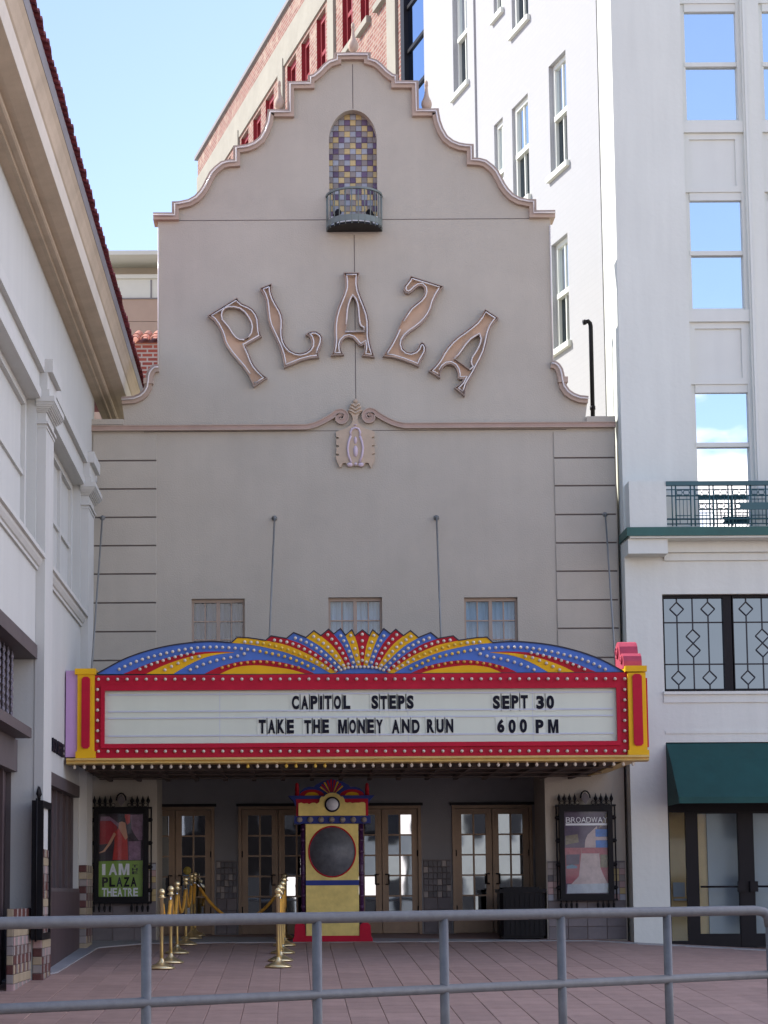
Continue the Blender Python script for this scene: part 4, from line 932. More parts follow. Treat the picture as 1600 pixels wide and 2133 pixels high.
# right poster
X0, X1, Z0, Z1 = rectY(1159, 1680, 1284.5, 1872, YF-.1)
pc2 = poster_case('poster_case', 'black wrought iron poster case with purple and rose BROADWAY poster', X0, X1, Z0, Z1)
base = ([(275, 375), (1085, 370), (1120, 1830), (320, 1845)], 'poster_purple')
po = paper(pc2, 'poster', base, [
 ([(300, 1035), (1060, 1030), (1090, 1640), (325, 1645)], 'poster_rose'),
 ([(305, 660), (540, 660), (545, 1030), (305, 1030)], 'poster_purple'),
 ([(310, 830), (520, 800), (540, 940), (312, 985)], 'poster_olive'),
 ([(690, 810), (850, 660), (860, 1030), (640, 1030), (650, 900)], 'poster_pale'),
 ([(1035, 390), (1065, 420), (1060, 540), (1000, 620), (880, 700), (960, 560)], 'tile_cream'),
 ([(590, 1040), (880, 1035), (910, 1380), (960, 1500), (1060, 1700), (340, 1730), (540, 1520), (575, 1200)], 'poster_pale'),
 ([(590, 1040), (885, 1035), (885, 1130), (585, 1130)], 'poster_rose'),
 ([(345, 1660), (1060, 1640), (1095, 1800), (335, 1815)], 'poster_ice'),
 ([(820, 715), (1035, 715), (1040, 840), (825, 845)], 'poster_blue'), ([(825, 905), (1045, 905), (1045, 1030), (830, 1030)], 'poster_blue'),
 ([(825, 850), (1040, 845), (1042, 900), (825, 905)], 'poster_pale'),
 ([(320, 1150), (555, 1145), (545, 1320), (325, 1330)], 'poster_purple'), ([(905, 1150), (1030, 1150), (1030, 1370), (905, 1370)], 'poster_olive'),
 ([(325, 1345), (420, 1320), (510, 1345), (510, 1385), (330, 1390)], 'sticker_blue')], 1140, 1640, 8.206)
pw('BROADWAY', 315, 1030, 510, 605, 'poster_white', 1140, 1640, 8.206, .0, po, lvl=16, gap=.08)
X0_, X1_, Z0_, Z1_ = rectY(1140+312/8.206, 1640+615/8.206, 1140+1045/8.206, 1640+652/8.206, YP)
mb = MB(); mb.box(X0_, X1_, YP-.020, YP-.019, Z0_, Z1_); mb.build('print', 'poster_white', po)
gx0, gx1, gz0, gz1 = rectY(1171, 1689, 1274, 1866, YP)
mb = MB(); mb.box(gx0, gx1, YF-.075, YF-.071, gz0, gz1); mb.build('glass', 'poster_glass', pc2)

# ------------------------------------------------------------------ ticket kiosk
YK = 29.45
kx = onY(692, 1955, YK)[0]; kz = gz(kx, YK)+.018
KS = thing('ticket_kiosk', 'gold panelled kiosk with clock, dark round window and fan top before the doors', 'kiosk', (kx, YK, kz))
def K(a, t, b, bt): return rectY(a, t, b, bt, YK)
def kbox(name, a, t, b, bt, y0, y1, m, par=KS):
    X0, X1, Z0, Z1 = K(a, t, b, bt); mb = MB(); mb.box(X0, X1, YK+y0, YK+y1, max(Z0, kz) if bt > 1950 else Z0, Z1); return mb.build(name, m, par)
fp = kbox('front_panel', 637.5, 1716, 747.5, 1951, 0, .05, 'gold_panel')
kbox('cabinet', 640, 1700, 745, 1951, .051, .60, 'purple_glitter')
c0 = onY(692, 1774, YK); rx = onY(740, 1774, YK)[0]-c0[0]; rz = c0[1]-onY(692, 1826, YK)[1]
mb = MB(); mb.lathe([(1, 0), (1, -.012)], (0, 0, 0), 48, 0, 'Y')._place((c0[0], YK-.001, c0[1]), rx, 1, rz, 96); mb.build('round_window', 'disc_slate', fp)
mb = MB(); mb.tube([(c0[0]+rx*1.01*math.cos(t*math.pi/24), YK-.008, c0[1]+rz*1.01*math.sin(t*math.pi/24)) for t in range(48)], .012, 6, closed=True); mb.build('window_ring', 'red_stripe', fp)
kbox('blue_band', 637, 1833.5, 748, 1844, -.012, -.001, 'royal_blue', fp)
for s, (a, b) in ((0, (627, 637)), (1, (748, 758))):
    X0, X1, Z0, Z1 = K(a, 1716, b, 1924); mb = MB(); mb.lathe([(.036, 0), (.036, Z1-Z0)], ((X0+X1)/2, YK+.06, Z0), 10)
    for q in range(9): zz = Z0+(Z1-Z0)*(q+.5)/9; mb.lathe([(.036, zz-.03), (.043, zz), (.036, zz+.03)], ((X0+X1)/2, YK+.06, 0), 10)
    mb.build('side_column', 'purple_glitter', KS)
for a, b in ((613, 637), (748.5, 773.5)):
    X0, X1, Z0, Z1 = K(a, 1922, b, 1956); Z0 = kz; mb = MB()
    mb.prismY([(X0-.02, Z0), (X1+.02, Z0), (X1+.02, Z0+.05), (X1, Z0+.07), (X1-.01, Z1-.04), (X1-.05, Z1), (X0+.05, Z1), (X0+.01, Z1-.04), (X0, Z0+.07), (X0-.02, Z0+.05)], YK-.02, YK+.5); mb.build('foot_block', 'red_paint', KS)
X0, X1, Z0, Z1 = K(637, 1949, 749, 1956); mb = MB(); mb.box(X0, X1, YK-.015, YK+.5, kz, Z1); mb.build('plinth', 'red_paint', KS)
bb = kbox('bulb_band', 613.5, 1700, 771.5, 1715.5, -.06, .45, 'royal_blue')
kb = MB(); kb.lathe([(.042, 0), (.046, -.012), (.040, -.028), (.02, -.036)], (0, 0, 0), 10, 0, 'Y'); kbm = kb.mesh('kiosk_bulb', 'tile_grey')
for q in range(7):
    x, z = onY(624+q*(758-624)/6, 1707.8, YK); place('kiosk_bulb', kbm, bb, (x, YK-.06, z))
kbox('entablature', 617, 1664, 767, 1699.5, .0, .42, 'red_paint')
def kp(ps): return XY([(590+a/8.0, 1610+b/8.0) for a, b in ps], YK)
hd = kp([(255, 715), (255, 510), (300, 498), (350, 515), (400, 505), (430, 525), (480, 500), (530, 500), (560, 515), (600, 490), (610, 430), (640, 395), (680, 400), (710, 365), (760, 340), (820, 330), (880, 340), (930, 365), (960, 398), (990, 395), (1015, 430), (1030, 490), (1070, 500), (1110, 490), (1150, 505), (1200, 498), (1250, 500), (1300, 490), (1345, 490), (1370, 510), (1372, 712)])
mb = MB(); mb.prismY(hd, YK-.05, YK-.002); hb = mb.build('header_board', 'gold_panel', KS)
c1 = onY(692, 1676, YK)
mb = MB(); mb.lathe([(.118, 0), (.118, -.02)], (c1[0], YK-.051, c1[1]), 32, 0, 'Y'); mb.build('clock_rim', 'clock_dark', hb)
mb = MB(); mb.lathe([(.092, 0), (.092, -.004)], (c1[0], YK-.0715, c1[1]), 32, 0, 'Y'); mb.build('clock_face', 'clock_face', hb)
mb = MB()
X0, X1, Z0, Z1 = K(601, 1657, 780.5, 1664.5); mb.prism([(X0, Z1), (X1, Z1), (X1-.02, Z1-.02), (X1-.08, Z0-.03), (X1-.1, Z0-.09), (X0+.1, Z0-.09), (X0+.08, Z0-.03), (X0+.02, Z1-.02)], lambda a, b: (a, YK+.005, b), lambda a, b: (a, YK+.5, b)); mb.build('cornice', 'royal_blue', KS)
fc = onY(692, 1657, YK); FB = None
mb = MB(); fr_ = XY([(622, 1657), (626, 1648), (634, 1641), (644, 1638), (654, 1639), (658, 1634), (666, 1630), (672, 1627), (684, 1623.5), (692, 1622.5), (700, 1623.5), (712, 1627), (718, 1630), (726, 1634), (730, 1639), (740, 1638), (750, 1641), (758, 1648), (762, 1657)], YK)
mb.prismY(fr_, YK+.10, YK+.13); FB = mb.build('fan_crest', 'royal_blue', KS)
for k in range(9):
    a0 = math.pi*(0.22+0.56*k/9); a1 = math.pi*(0.22+0.56*(k+.55)/9); r0, r1 = .06, .255-.05*abs(k-4)/4
    mm = 'yellow_paint' if k % 2 == 0 else 'red_stripe'
    if k == 4: mm = 'red_stripe'
    mb = MB(); mb.prismY([(fc[0]-r0*math.cos(a0)*1.3, fc[1]+r0*math.sin(a0)), (fc[0]-r0*math.cos(a1)*1.3, fc[1]+r0*math.sin(a1)), (fc[0]-r1*math.cos(a1)*1.2, fc[1]+r1*math.sin(a1)), (fc[0]-r1*math.cos(a0)*1.2, fc[1]+r1*math.sin(a0))], YK+.09, YK+.0995); mb.build('fan_ray', mm, FB)
for s in (-1, 1):
    for (rr, m, l) in ((.19, 'red_stripe', 1), (.11, 'yellow_paint', 2)):
        mb = MB(); c_ = (fc[0]+s*.31, fc[1]); mb.prismY([(c_[0]-rr, c_[1])]+[(c_[0]-rr*math.cos(math.pi*k/10), c_[1]+rr*.52*math.sin(math.pi*k/10)) for k in range(1, 10)]+[(c_[0]+rr, c_[1])], YK+.0995-.006*l, YK+.0995-.006*(l-1)-.0005); mb.build('fan_ray', m, FB)
for px in (619, 765.5):
    x, z = onY(px, 1657, YK); mb = MB(); mb.lathe([(.035, 0), (.035, .04), (.028, .05), (.032, .10), (.026, .16), (.03, .17), (.012, .2)], (x, YK+.12, z), 10); mb.build('corner_post', 'red_stripe', KS)

# ------------------------------------------------------------------ stanchions and ropes
def stanchion():
    t = thing('stanchion', '', 'stanchion')
    mb = MB(); mb.lathe([(.17, 0), (.172, .012), (.165, .022), (.13, .04), (.08, .062), (.045, .085), (.03, .11), (.026, .13)], (0, 0, 0), 20); mb.build('base', 'stanchion_gold', t)
    mb = MB(); mb.lathe([(.024, .12), (.024, .90), (.034, .905), (.034, .93), (.022, .94)], (0, 0, 0), 12); mb.build('pole', 'stanchion_gold', t)
    mb = MB(); mb.ball((0, 0, .975), .042, .042, .045, 14, 8); mb.build('ball_top', 'stanchion_gold', t)
    mb = MB(); mb.tube([(.045*math.cos(a*math.pi/6), .045*math.sin(a*math.pi/6), .905) for a in range(12)], .007, 5, closed=True); mb.build('rope_ring', 'stanchion_gold', t)
    return t
proto = stanchion(); first = True
ORD = ['nearest', 'second', 'third', 'fourth', 'fifth', 'farthest']
lpos = [onG(337, 2020), onG(356, 2008), onG(369, 1988), onG(387, 1970), onG(399, 1957), onG(406, 1951.5)]
rpos = [onG(580, 2017), onG(584.5, 2004), onG(589, 1988), onG(592, 1972), onG(595, 1958)]
def copy_thing(r, loc):
    c = r.copy(); COL.objects.link(c); c.location = loc
    for ch in r.children:
        d = ch.copy(); COL.objects.link(d); d.parent = c
    return c
for side, ps in (('left', lpos), ('right', rpos)):
    for i, p in enumerate(ps):
        z = p[2]+.014
        if first: o = proto; o.location = (p[0], p[1], z); first = False
        else: o = copy_thing(proto, (p[0], p[1], z))
        w = ORD[i] if i < len(ps)-1 else 'farthest'
        o['label'] = 'gold stanchion post, %s of the %s rope line%s' % (w, side, ' nearer the poster case' if side == 'left' else ' beside the kiosk'); o['group'] = 'gold rope stanchions'
def rope(p, q, label, sag):
    a = Vector((p[0], p[1], p[2]+.91)); b = Vector((q[0], q[1], q[2]+.91)); n = 18
    pts = [a.lerp(b, i/n)-Vector((0, 0, sag*4*(i/n)*(1-i/n))) for i in range(n+1)]
    t = thing('velvet_rope', label, 'rope', tuple(a), 'gold velvet ropes')
    mb = MB(); mb.tube(pts[1:-1], .024, 8); mb.build('cord', 'velvet_gold', t)
    for e in (pts[:2], pts[-2:]): mb = MB(); mb.tube(e, .013, 6); mb.build('hook', 'chrome', t)
for i in range(5): rope(lpos[i], lpos[i+1], 'gold velvet rope in the left line between the %s and %s posts' % (ORD[i], ORD[i+1]), .36)
for i in range(4): rope(rpos[i], rpos[i+1], 'gold velvet rope in the right line between the %s and %s posts' % (ORD[i], ORD[i+1] if i < 3 else 'farthest'), .36)
rope(lpos[5], rpos[4], 'long gold velvet rope sagging across between the two post lines', .62)

# ------------------------------------------------------------------ litter bin
p = onG(1092, 1957); LB = thing('litter_bin', 'black metal litter bin in the dark corner by the right doors', 'bin', (p[0], p[1]+.3, p[2]))
mb = MB(); x0, x1, y0, y1, z = p[0]-.36, p[0]+.34, p[1], p[1]+.5, p[2]+.016
mb.prism([(x0+.05, y0), (x1-.05, y0), (x1, y0+.05), (x1, y1-.05), (x1-.05, y1), (x0+.05, y1), (x0, y1-.05), (x0, y0+.05)], lambda a, b: (a, b, z+.04), lambda a, b: (a, b, z+.70)); mb.build('body', 'iron_black', LB)
mb = MB(); mb.box(x0-.02, x1+.02, y0-.02, y1+.02, z+.702, z+.76); mb.box(x0+.08, x1-.08, y0+.06, y1-.06, z+.761, z+.79); mb.build('lid', 'iron_black', LB)
mb = MB(); mb.box(x0+.03, x1-.03, y0+.03, y1-.03, z, z+.039); mb.build('foot', 'iron_black', LB)
for k in range(8):
    x = x0+.08+k*.075; mb = MB(); mb.box(x, x+.035, y0-.012, y0-.001, z+.08, z+.66); mb.build('slat', 'iron_black', LB)

# ------------------------------------------------------------------ foreground railing
d0, d1 = 11.0, 14.6
def rl(px, py, u): 
    Y = d0+(d1-d0)*u; x, z = onY(px, py, Y); return Vector((x, Y, z))
A0 = rl(0, 1923, 0); A1 = rl(1590, 1896, 1); M0 = rl(0, 2102, 0); M1 = rl(1600, 2030, 1)
RLG = thing('pipe_railing', 'grey painted two-rail pipe railing across the foreground', 'railing', (A0.x, A0.y, gz(0, d0)))
ext = -0.12
mb = MB(); S = A0.lerp(A1, ext); e = A1
mb.tube([S, A0, A0.lerp(A1, .5), A0.lerp(A1, .985), A1+Vector((.0, 0, -.012)), A1+Vector((.035, .01, -.05)), A1+Vector((.045, .012, -.12))], .036, 12); mb.build('top_rail', 'pipe_grey', RLG)
mb = MB(); mb.tube([M0.lerp(M1, ext), M0, M1], .031, 12); mb.build('mid_rail', 'pipe_grey', RLG)
for i, px in enumerate((305, 660, 924, 1168, 1389, 1594)):
    # find the point of the rail whose image column is px
    lo, hi = 0.0, 1.05
    for _ in range(40):
        m_ = (lo+hi)/2; q = A0.lerp(A1, m_); v = CR.transposed() @ (q-Vector((0, 0, CZ))); sx = PPX+F*v.x/(-v.z)
        if sx < px: lo = m_
        else: hi = m_
    q = A0.lerp(A1, lo); g = gz(q.x, q.y)
    if i == 5: q = A1+Vector((.045, .012, -.1))
    mb = MB(); mb.tube([(q.x, q.y, g-.02), (q.x, q.y, q.z-.02)], .031, 12); pst = mb.build('post', 'pipe_grey', RLG)
    mb = MB(); mb.lathe([(.07, g), (.07, g+.012), (.036, g+.014)], (q.x, q.y, 0), 14); mb.build('base_flange', 'pipe_grey', pst)

# ------------------------------------------------------------------ left building
LBD = thing('left_building', 'pale stucco building with pilasters, deep cream cornice and red tile eave', 'building', (XW, 24, 0))
def lw(px, py, X=None): return onX(px, py, XW if X is None else X)
def lz(a, b, X): return (onX(*a, X)[1]+onX(*b, X)[1])/2
Y0L, Y1L = 13.0, 30.35
zsill = lz((10, 1043), (160, 1258), XW+.06)
zM4 = lz((40, 737), (150, 960), XW+.06); zM3 = lz((50, 740), (150, 937), XW+.06); zM2 = lz((70, 728), (150, 894), XW+.1); zM1 = lz((80, 720), (150, 869), XW+.1)
CO = [0, .154, .255, .49, .515, .614, .634, .675]
zL = [lz((60, 485), (170, 771), XW), lz((30, 334), (200, 796), XW+CO[1]), lz((40, 294), (230, 841), XW+CO[2]), lz((60, 234), (240, 744), XW+CO[3]), lz((60, 181), (240, 705), XW+CO[4]), lz((80, 137), (260, 689), XW+CO[5]), lz((85, 108), (270, 696), XW+CO[6]), lz((140, 245), (270, 653), XW+CO[7])]
wtop = lz((20, 1292), (70, 1342), XW)
y_open1 = lw(72, 1500)[0]; y_p1 = lw(77, 900)[0]; y_p2 = lw(169, 1000)[0]
yb1 = y_p1-.06; yb2a = y_p1+.80; yb2b = y_p2-.06
ybx0, ybx1 = lw(103, 1650)[0], lw(163, 1650)[0]; zbx1 = lz((105, 1607), (160, 1637), XW); zbx0 = lz((105, 1850), (150, 1850), XW)
zg0 = -0.9
outerL = [(Y0L, zg0), (Y1L, zg0), (Y1L, zL[0]+.3), (Y0L, zL[0]+.3)]
bay1 = [(15.0, zsill), (yb1, zsill), (yb1, zM4), (15.0, zM4)]
bay2 = [(yb2a, zsill), (yb2b, zsill), (yb2b, zM4), (yb2a, zM4)]
big = [(14.5, zg0+.001), (y_open1, zg0+.001), (y_open1, wtop), (14.5, wtop)]
box_ = [(ybx0, zbx0), (ybx1, zbx0), (ybx1, zbx1), (ybx0, zbx1)]
outerL2 = [(Y0L, zg0), (14.5, zg0), (14.5, wtop), (y_open1, wtop), (y_open1, zg0), (Y1L, zg0), (Y1L, zL[0]+.3), (Y0L, zL[0]+.3)]
fx = lambda d: (lambda a, b: (XW+d, a, b))
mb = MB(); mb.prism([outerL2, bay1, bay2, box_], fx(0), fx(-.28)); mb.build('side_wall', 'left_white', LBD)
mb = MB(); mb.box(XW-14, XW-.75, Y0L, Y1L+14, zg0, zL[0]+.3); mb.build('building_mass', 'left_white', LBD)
mb = MB(); mb.box(XW-14, XW+.62, Y0L, 34.0, zL[6]+.02, zL[6]+.10); mb.prism([(XW-14, zL[6]+3), (XW-14, zL[6]+.1), (XW+.61, zL[6]+.1)], lambda a, b: (a, Y0L, b), lambda a, b: (a, 34.0, b)); mb.build('roof', 'roof_clay', LBD)
# cornice in stepped and curved courses
def course(name, prof, m, y1=Y1L+.5):
    mb = MB(); mb.prism(prof, lambda a, b: (XW+a, Y0L, b), lambda a, b: (XW+a, y1, b)); return mb.build(name, m, LBD)
YE = 34.0
course('cornice', [(0.001, zL[0]), (.10, zL[0]+.012), (.154, zL[1]), (.165, zL[1]+.03), (.235, zL[2]-.012), (.255, zL[2]+.0), (.255, zL[2]+.05), (.001, zL[2]+.05)], 'cornice_cream', YE)
course('cornice', [(0.001, zL[2]+.051), (.262, zL[2]+.051), (.33, zL[2]+.055), (.42, zL[3]-.02), (.49, zL[3]), (.001, zL[3])], 'cornice_cream', YE)
course('cornice_fascia', [(0.001, zL[3]+.001), (.493, zL[3]+.001), (.515, zL[4]), (.001, zL[4])], 'cornice_light', YE)
course('cornice', [(0.001, zL[4]+.001), (.508, zL[4]+.001), (.53, zL[4]+.03), (.55, zL[4]+.10), (.58, zL[5]-.06), (.614, zL[5]), (.001, zL[5])], 'cornice_cream', YE)
course('gutter', [(0.4, zL[5]+.001), (.619, zL[5]+.001), (.634, zL[6]), (.4, zL[6])], 'gutter_grey', YE)
rt = MB(); sg = 8
vs = []; L_ = .5
for (xx, zz, r) in ((.06, 0, .076), (-L_, .13, .066)):
    vs += [(xx, r*math.cos(math.pi*k/sg), zz+r*.9*math.sin(math.pi*k/sg)) for k in range(sg+1)]+[(xx, (r-.02)*math.cos(math.pi*k/sg), zz+(r-.02)*.9*math.sin(math.pi*k/sg)) for k in range(sg+1)]
n = sg+1; fs = []
for k in range(sg): fs += [(k, k+1, 2*n+k+1, 2*n+k), (n+k+1, n+k, 3*n+k, 3*n+k+1), (k, n+k, n+k+1, k+1)]
rt.add(vs, fs, 0, False); rtm = rt.mesh('roof_tile', 'roof_clay')
y = Y0L+1.2
while y < 33.6:
    place('roof_tile', rtm, LBD, (XW+.625+random.uniform(-.012, .012), y, zL[6]+.03)); y += .17
rtm2 = rtm
# entablature over the upper windows
def band(x1, za, zb, m, ya=Y0L, yb=Y1L, name='entablature'):
    mb = MB(); mb.box(XW+.0005, XW+x1, ya, yb, za, zb); mb.build(name, m, LBD)
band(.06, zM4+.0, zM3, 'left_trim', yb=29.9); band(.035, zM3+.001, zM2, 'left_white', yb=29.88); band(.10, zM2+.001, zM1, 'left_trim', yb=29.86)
pil = [(y_p1, y_p1+.78), (y_p2, y_p2+.80)]
for (a, b) in pil:
    PD = .115
    mb = MB(); mb.box(XW+.0006, XW+PD, a, b, 0.9, zM4-.30); PI = mb.build('pilaster', 'left_trim', LBD)
    zc = zM4-.30
    mb = MB(); mb.box(XW+.001, XW+PD+.03, a-.03, b+.03, zc+.0, zc+.03); mb.box(XW+.001, XW+PD+.012, a-.01, b+.01, zc-.05, zc-.02)
    mb.box(XW+.001, XW+PD, a, b, zc+.031, zc+.15)
    for k in range(6):
        t0 = k/6; e0 = .02+.085*math.sin(t0*math.pi/2); mb.box(XW+.001, XW+PD+e0, a-e0, b+e0, zc+.151+.11*k/6, zc+.151+.11*(k+1)/6-.0005)
    mb.box(XW+.001, XW+PD+.115, a-.115, b+.115, zc+.262, zc+.33); mb.build('capital', 'left_trim', PI)
    for (x1, za, zb) in ((.16, zM4+.031, zM3), (.135, zM3+.001, zM2), (.20, zM2+.002, zM1+.001)):
        mb = MB(); mb.box(XW+.0007, XW+x1, a-.06, b+.06, za, zb); mb.build('entablature_break', 'left_trim', PI)
# upper windows: deep jambs, frame, sashes, panes, sill on brackets
for (a, b) in ((15.0, yb1), (yb2a, yb2b)):
    mb = MB(); X = XW-.20
    for (p, q) in ((a, a+.14), (b-.14, b)): mb.box(X, X+.08, p, q, zsill+.02, zM4)
    nmul = 3
    for k in range(1, nmul): c = a+(b-a)*k/nmul; mb.box(X, X+.07, c-.06, c+.06, zsill+.02, zM4)
    mb.box(X, X+.08, a+.14, b-.14, zM4-.10, zM4); mb.box(X, X+.08, a+.14, b-.14, zsill+.02, zsill+.10); mb.box(X, X+.06, a+.14, b-.14, (zsill+zM4)/2-.03, (zsill+zM4)/2+.03)
    wv = mb.build('window', 'left_trim', LBD)
    for k in range(nmul):
        for q in range(2):
            mb = MB(); mb.box(X+.02, X+.026, a+.1+(b-a-.2)*k/nmul, a+.1+(b-a-.2)*(k+1)/nmul, zsill+.05+(zM4-zsill-.1)*q/2, zsill+.05+(zM4-zsill-.1)*(q+1)/2-.002); mb.build('shutter_panel', 'left_white', wv)
    mb = MB(); mb.box(X-.06, X-.05, a, b, zsill, zM4); mb.build('window_lining', 'dark_room', wv)
    mb = MB(); yy0, yy1 = a-.02, b+.10
    mb.prism([(.001, zsill-.01), (.12, zsill-.02), (.12, zsill-.075), (.085, zsill-.08), (.08, zsill-.12), (.05, zsill-.17), (.03, zsill-.18), (.03, zsill-.22), (.001, zsill-.22)], lambda p, q: (XW+p, yy0, q), lambda p, q: (XW+p, yy1, q)); mb.build('window_sill', 'left_trim', LBD)
# large ground floor opening with scroll grille over a dark door screen
mb = MB(); mb.box(XW-.62, XW-.60, 14.5, y_open1+.2, zg0, wtop+.3); mb.build('opening_back', 'dark_room', LBD)
mb = MB(); mb.box(XW-.60, XW-.001, y_open1+.001, y_open1+.06, zg0, wtop); mb.build('opening_jamb', 'brown_trim', LBD)
mb = MB(); mb.box(XW-.25, XW+.03, 14.5, y_open1, wtop-.17, wtop-.001); mb.build('opening_head', 'brown_trim', LBD)
ztr = lz((10, 1482), (50, 1517), XW)
mb = MB(); mb.box(XW-.30, XW+.0, 14.5, y_open1-.25, ztr-.09, ztr+.03); mb.build('transom', 'brown_trim', LBD)
ztr2 = lz((10, 1575), (50, 1602), XW)
mb = MB(); mb.box(XW-.34, XW-.20, 14.5, y_open1-.03, ztr2, ztr-.091); mb.build('transom_panel', 'brown_trim', LBD)
GR = MB(); GR.box(XW-.16, XW-.15, 14.5, 14.51, ztr, wtop-.2); gro = GR.build('grille', 'iron_scroll', LBD)
for k in range(9):
    y = y_open1-.95-k*.33
    mb = MB(); mb.tube([(XW-.15, y, ztr), (XW-.15, y, wtop-.18)], .014, 6)
    nS = 9; h = (wtop-.2-ztr)/nS
    for q in range(nS):
        z = ztr+h*q
        mb.tube([(XW-.15, y+.02+.085*math.sin(t*.55)*(1-t/16), z+h*.5+h*.46*math.cos(t*.55)*(1-t/16)) for t in range(13)], .014, 5)
    mb.build('scroll_bar', 'iron_scroll', gro)
mb = MB(); mb.box(XW-.40, XW-.34, 14.5, y_open1-.02, zg0, ztr2-.001); DS = mb.build('door_screen', 'brown_wood', LBD)
for k in range(7):
    y = y_open1-.55-k*.62; mb = MB(); mb.box(XW-.339, XW-.29, y-.05, y+.05, zg0, ztr2-.002); mb.build('stile', 'brown_wood', DS)
# tiled bases beside the opening
gcol = ['tile_maroon', 'tile_grey', 'tile_cream', 'tile_maroon', 'tile_pink', 'tile_grey', 'tile_maroon', 'tile_cream', 'tile_grey', 'tile_grey', 'tile_cream', 'tile_grey', 'tile_cream', 'tile_maroon', 'tile_grey']
def tiled_pier(name, y0, y1, x0, x1, z0, z1, off=0):
    mb = MB(); mb.box(x0, x1, y0, y1, z0, z1); pr = mb.build(name, 'grout', LBD)
    h = .0985; n = max(1, int((z1-z0)/h)); h = (z1-z0)/n; wn = max(1, round((x1-x0)/.1)); w = (x1-x0)/wn
    for r in range(n):
        for c in range(wn):
            m = gcol[(r+off+c*4) % len(gcol)]; k = (m, round(w, 3), round(h, 3), 'y')
            if k not in WTM: WTM[k] = tilemesh('wall_tile', w*.94, h*.94, .008, m)
            place('wall_tile', WTM[k], pr, (x0+(c+.5)*w, y0, z0+(r+.5)*h))
        m2 = max(1, round((y1-y0)/.11)); w2 = (y1-y0)/m2
        for c in range(m2):
            m = gcol[(r*3+c*5+off) % len(gcol)]; k = (m, round(w2, 3), round(h, 3), 'x')
            if k not in WTM: WTM[k] = tilemesh('wall_tile', w2*.94, h*.94, .008, m, 'X')
            place('wall_tile', WTM[k], pr, (x1, y0+(c+.5)*w2, z0+(r+.5)*h))
    return pr
zt1 = lw(66, 1768)[1]
a, b = pil[0]
ypl = lw(64, 1800, XW+.11)[0]
mb = MB(); mb.box(XW+.0008, XW+.113, a-.0, b, zt1, 1.0); mb.build('pilaster_foot', 'left_trim', LBD)
tiled_pier('pilaster_base', a, b, XW+.0008, XW+.118, gz(0, a)-.02, zt1, 0)
yq = onX(32, 1960, XW)[0]
tiled_pier('plinth', yq, y_open1-.02, XW-.10, XW-.02, gz(0, yq)-.02, onX(32, 1893, XW)[1], 4)
a, b = pil[1]
zt2_ = lw(150, 1800)[1]
mb = MB(); mb.box(XW+.0008, XW+.113, a, b, zt2_, 1.0); mb.build('pilaster_foot', 'left_trim', LBD)
tiled_pier('pilaster_base', a, b, XW+.0008, XW+.118, gz(0, a)-.02, zt2_, 7)
mb = MB(); mb.box(XW+.0004, XW+.02, pil[0][1]+.02, pil[1][0]-.02, -.7, zbx0-.05); mb.build('dado', 'brown_wood', LBD)
# box office window
BO = MB(); X = XW-.10
BO.box(XW-.16, XW+.02, ybx0-.02, ybx1+.02, zbx1-.17, zbx1+.0); BO.box(XW-.12, XW+.025, ybx0, ybx1, zbx0-.05, zbx0)
bow = BO.build('box_office_window', 'brown_trim', LBD)
for k in range(6):
    y = ybx0+(ybx1-ybx0)*k/5; mb = MB(); mb.box(X-.03, X+.03, y-.035, y+.035, zbx0, zbx1-.17); mb.build('mullion', 'brown_trim', bow)
for k in range(5):
    mb = MB(); mb.box(X-.01, X-.005, ybx0+(ybx1-ybx0)*k/5+.03, ybx0+(ybx1-ybx0)*(k+1)/5-.03, zbx0, zbx1-.17); mb.build('pane', 'brown_wood', bow)
mb = MB(); mb.box(XW-.27, XW-.26, ybx0-.1, ybx1+.1, zbx0-.1, zbx1+.1); mb.build('window_lining', 'dark_room', bow)
# BOX OFFICE lettering
zb1 = lz((106, 1537), (128, 1550), XW); zb0 = lz((106, 1566), (128, 1576), XW); ya, yb = lw(106, 1550)[0], lw(129, 1560)[0]
mb = MB(); sp = ya+(yb-ya)*.36
word(mb, 'BOX', lambda p, q: (XW+.035, p, q), ya, sp-.05, zb0, zb1, 0, .03, .2, lambda p, q: (XW+.001, p, q)); word(mb, 'OFFICE', lambda p, q: (XW+.035, p, q), sp+.05, yb, zb0, zb1, 0, .03, .2, lambda p, q: (XW+.001, p, q))
mb.build('box_office_lettering', 'letter_black', LBD)
# poster case seen edge-on on the left wall
yc0, yc1 = lw(86, 1800, XW+.14)[0]+.05, lw(103, 1800, XW+.14)[0]+.1; zc1 = lw(95, 1672, XW+.1)[1]; zc0 = lw(95, 1955, XW+.1)[1]
PE = thing('poster_case', 'black wrought iron poster case seen edge-on on the left wall by the box office', 'poster case', (XW, (yc0+yc1)/2, zc0), 'wrought iron poster cases')
mb = MB(); mb.prism([[(yc0, zc0), (yc1, zc0), (yc1, zc1), (yc0, zc1)], [(yc0+.08, zc0+.08), (yc1-.08, zc0+.08), (yc1-.08, zc1-.08), (yc0+.08, zc1-.08)]], lambda p, q: (XW+.015, p, q), lambda p, q: (XW+.15, p, q)); mb.build('frame', 'iron_black', PE)
mb = MB(); mb.box(XW+.02, XW+.05, yc0+.02, yc1-.02, zc0+.02, zc1-.02); mb.build('backing', 'poster_mauve', PE)
mb = MB(); mb.box(XW+.09, XW+.094, yc0+.07, yc1-.07, zc0+.07, zc1-.07); mb.build('glass', 'poster_glass', PE)
for k in range(9):
    y = yc0+.06+(yc1-yc0-.12)*k/8; mb = MB(); mb.lathe([(.009, 0), (.009, .05), (.026, .08), (.012, .14), (.002, .18)], (XW+.08, y, zc1), 8); mb.build('spike', 'iron_black', PE)
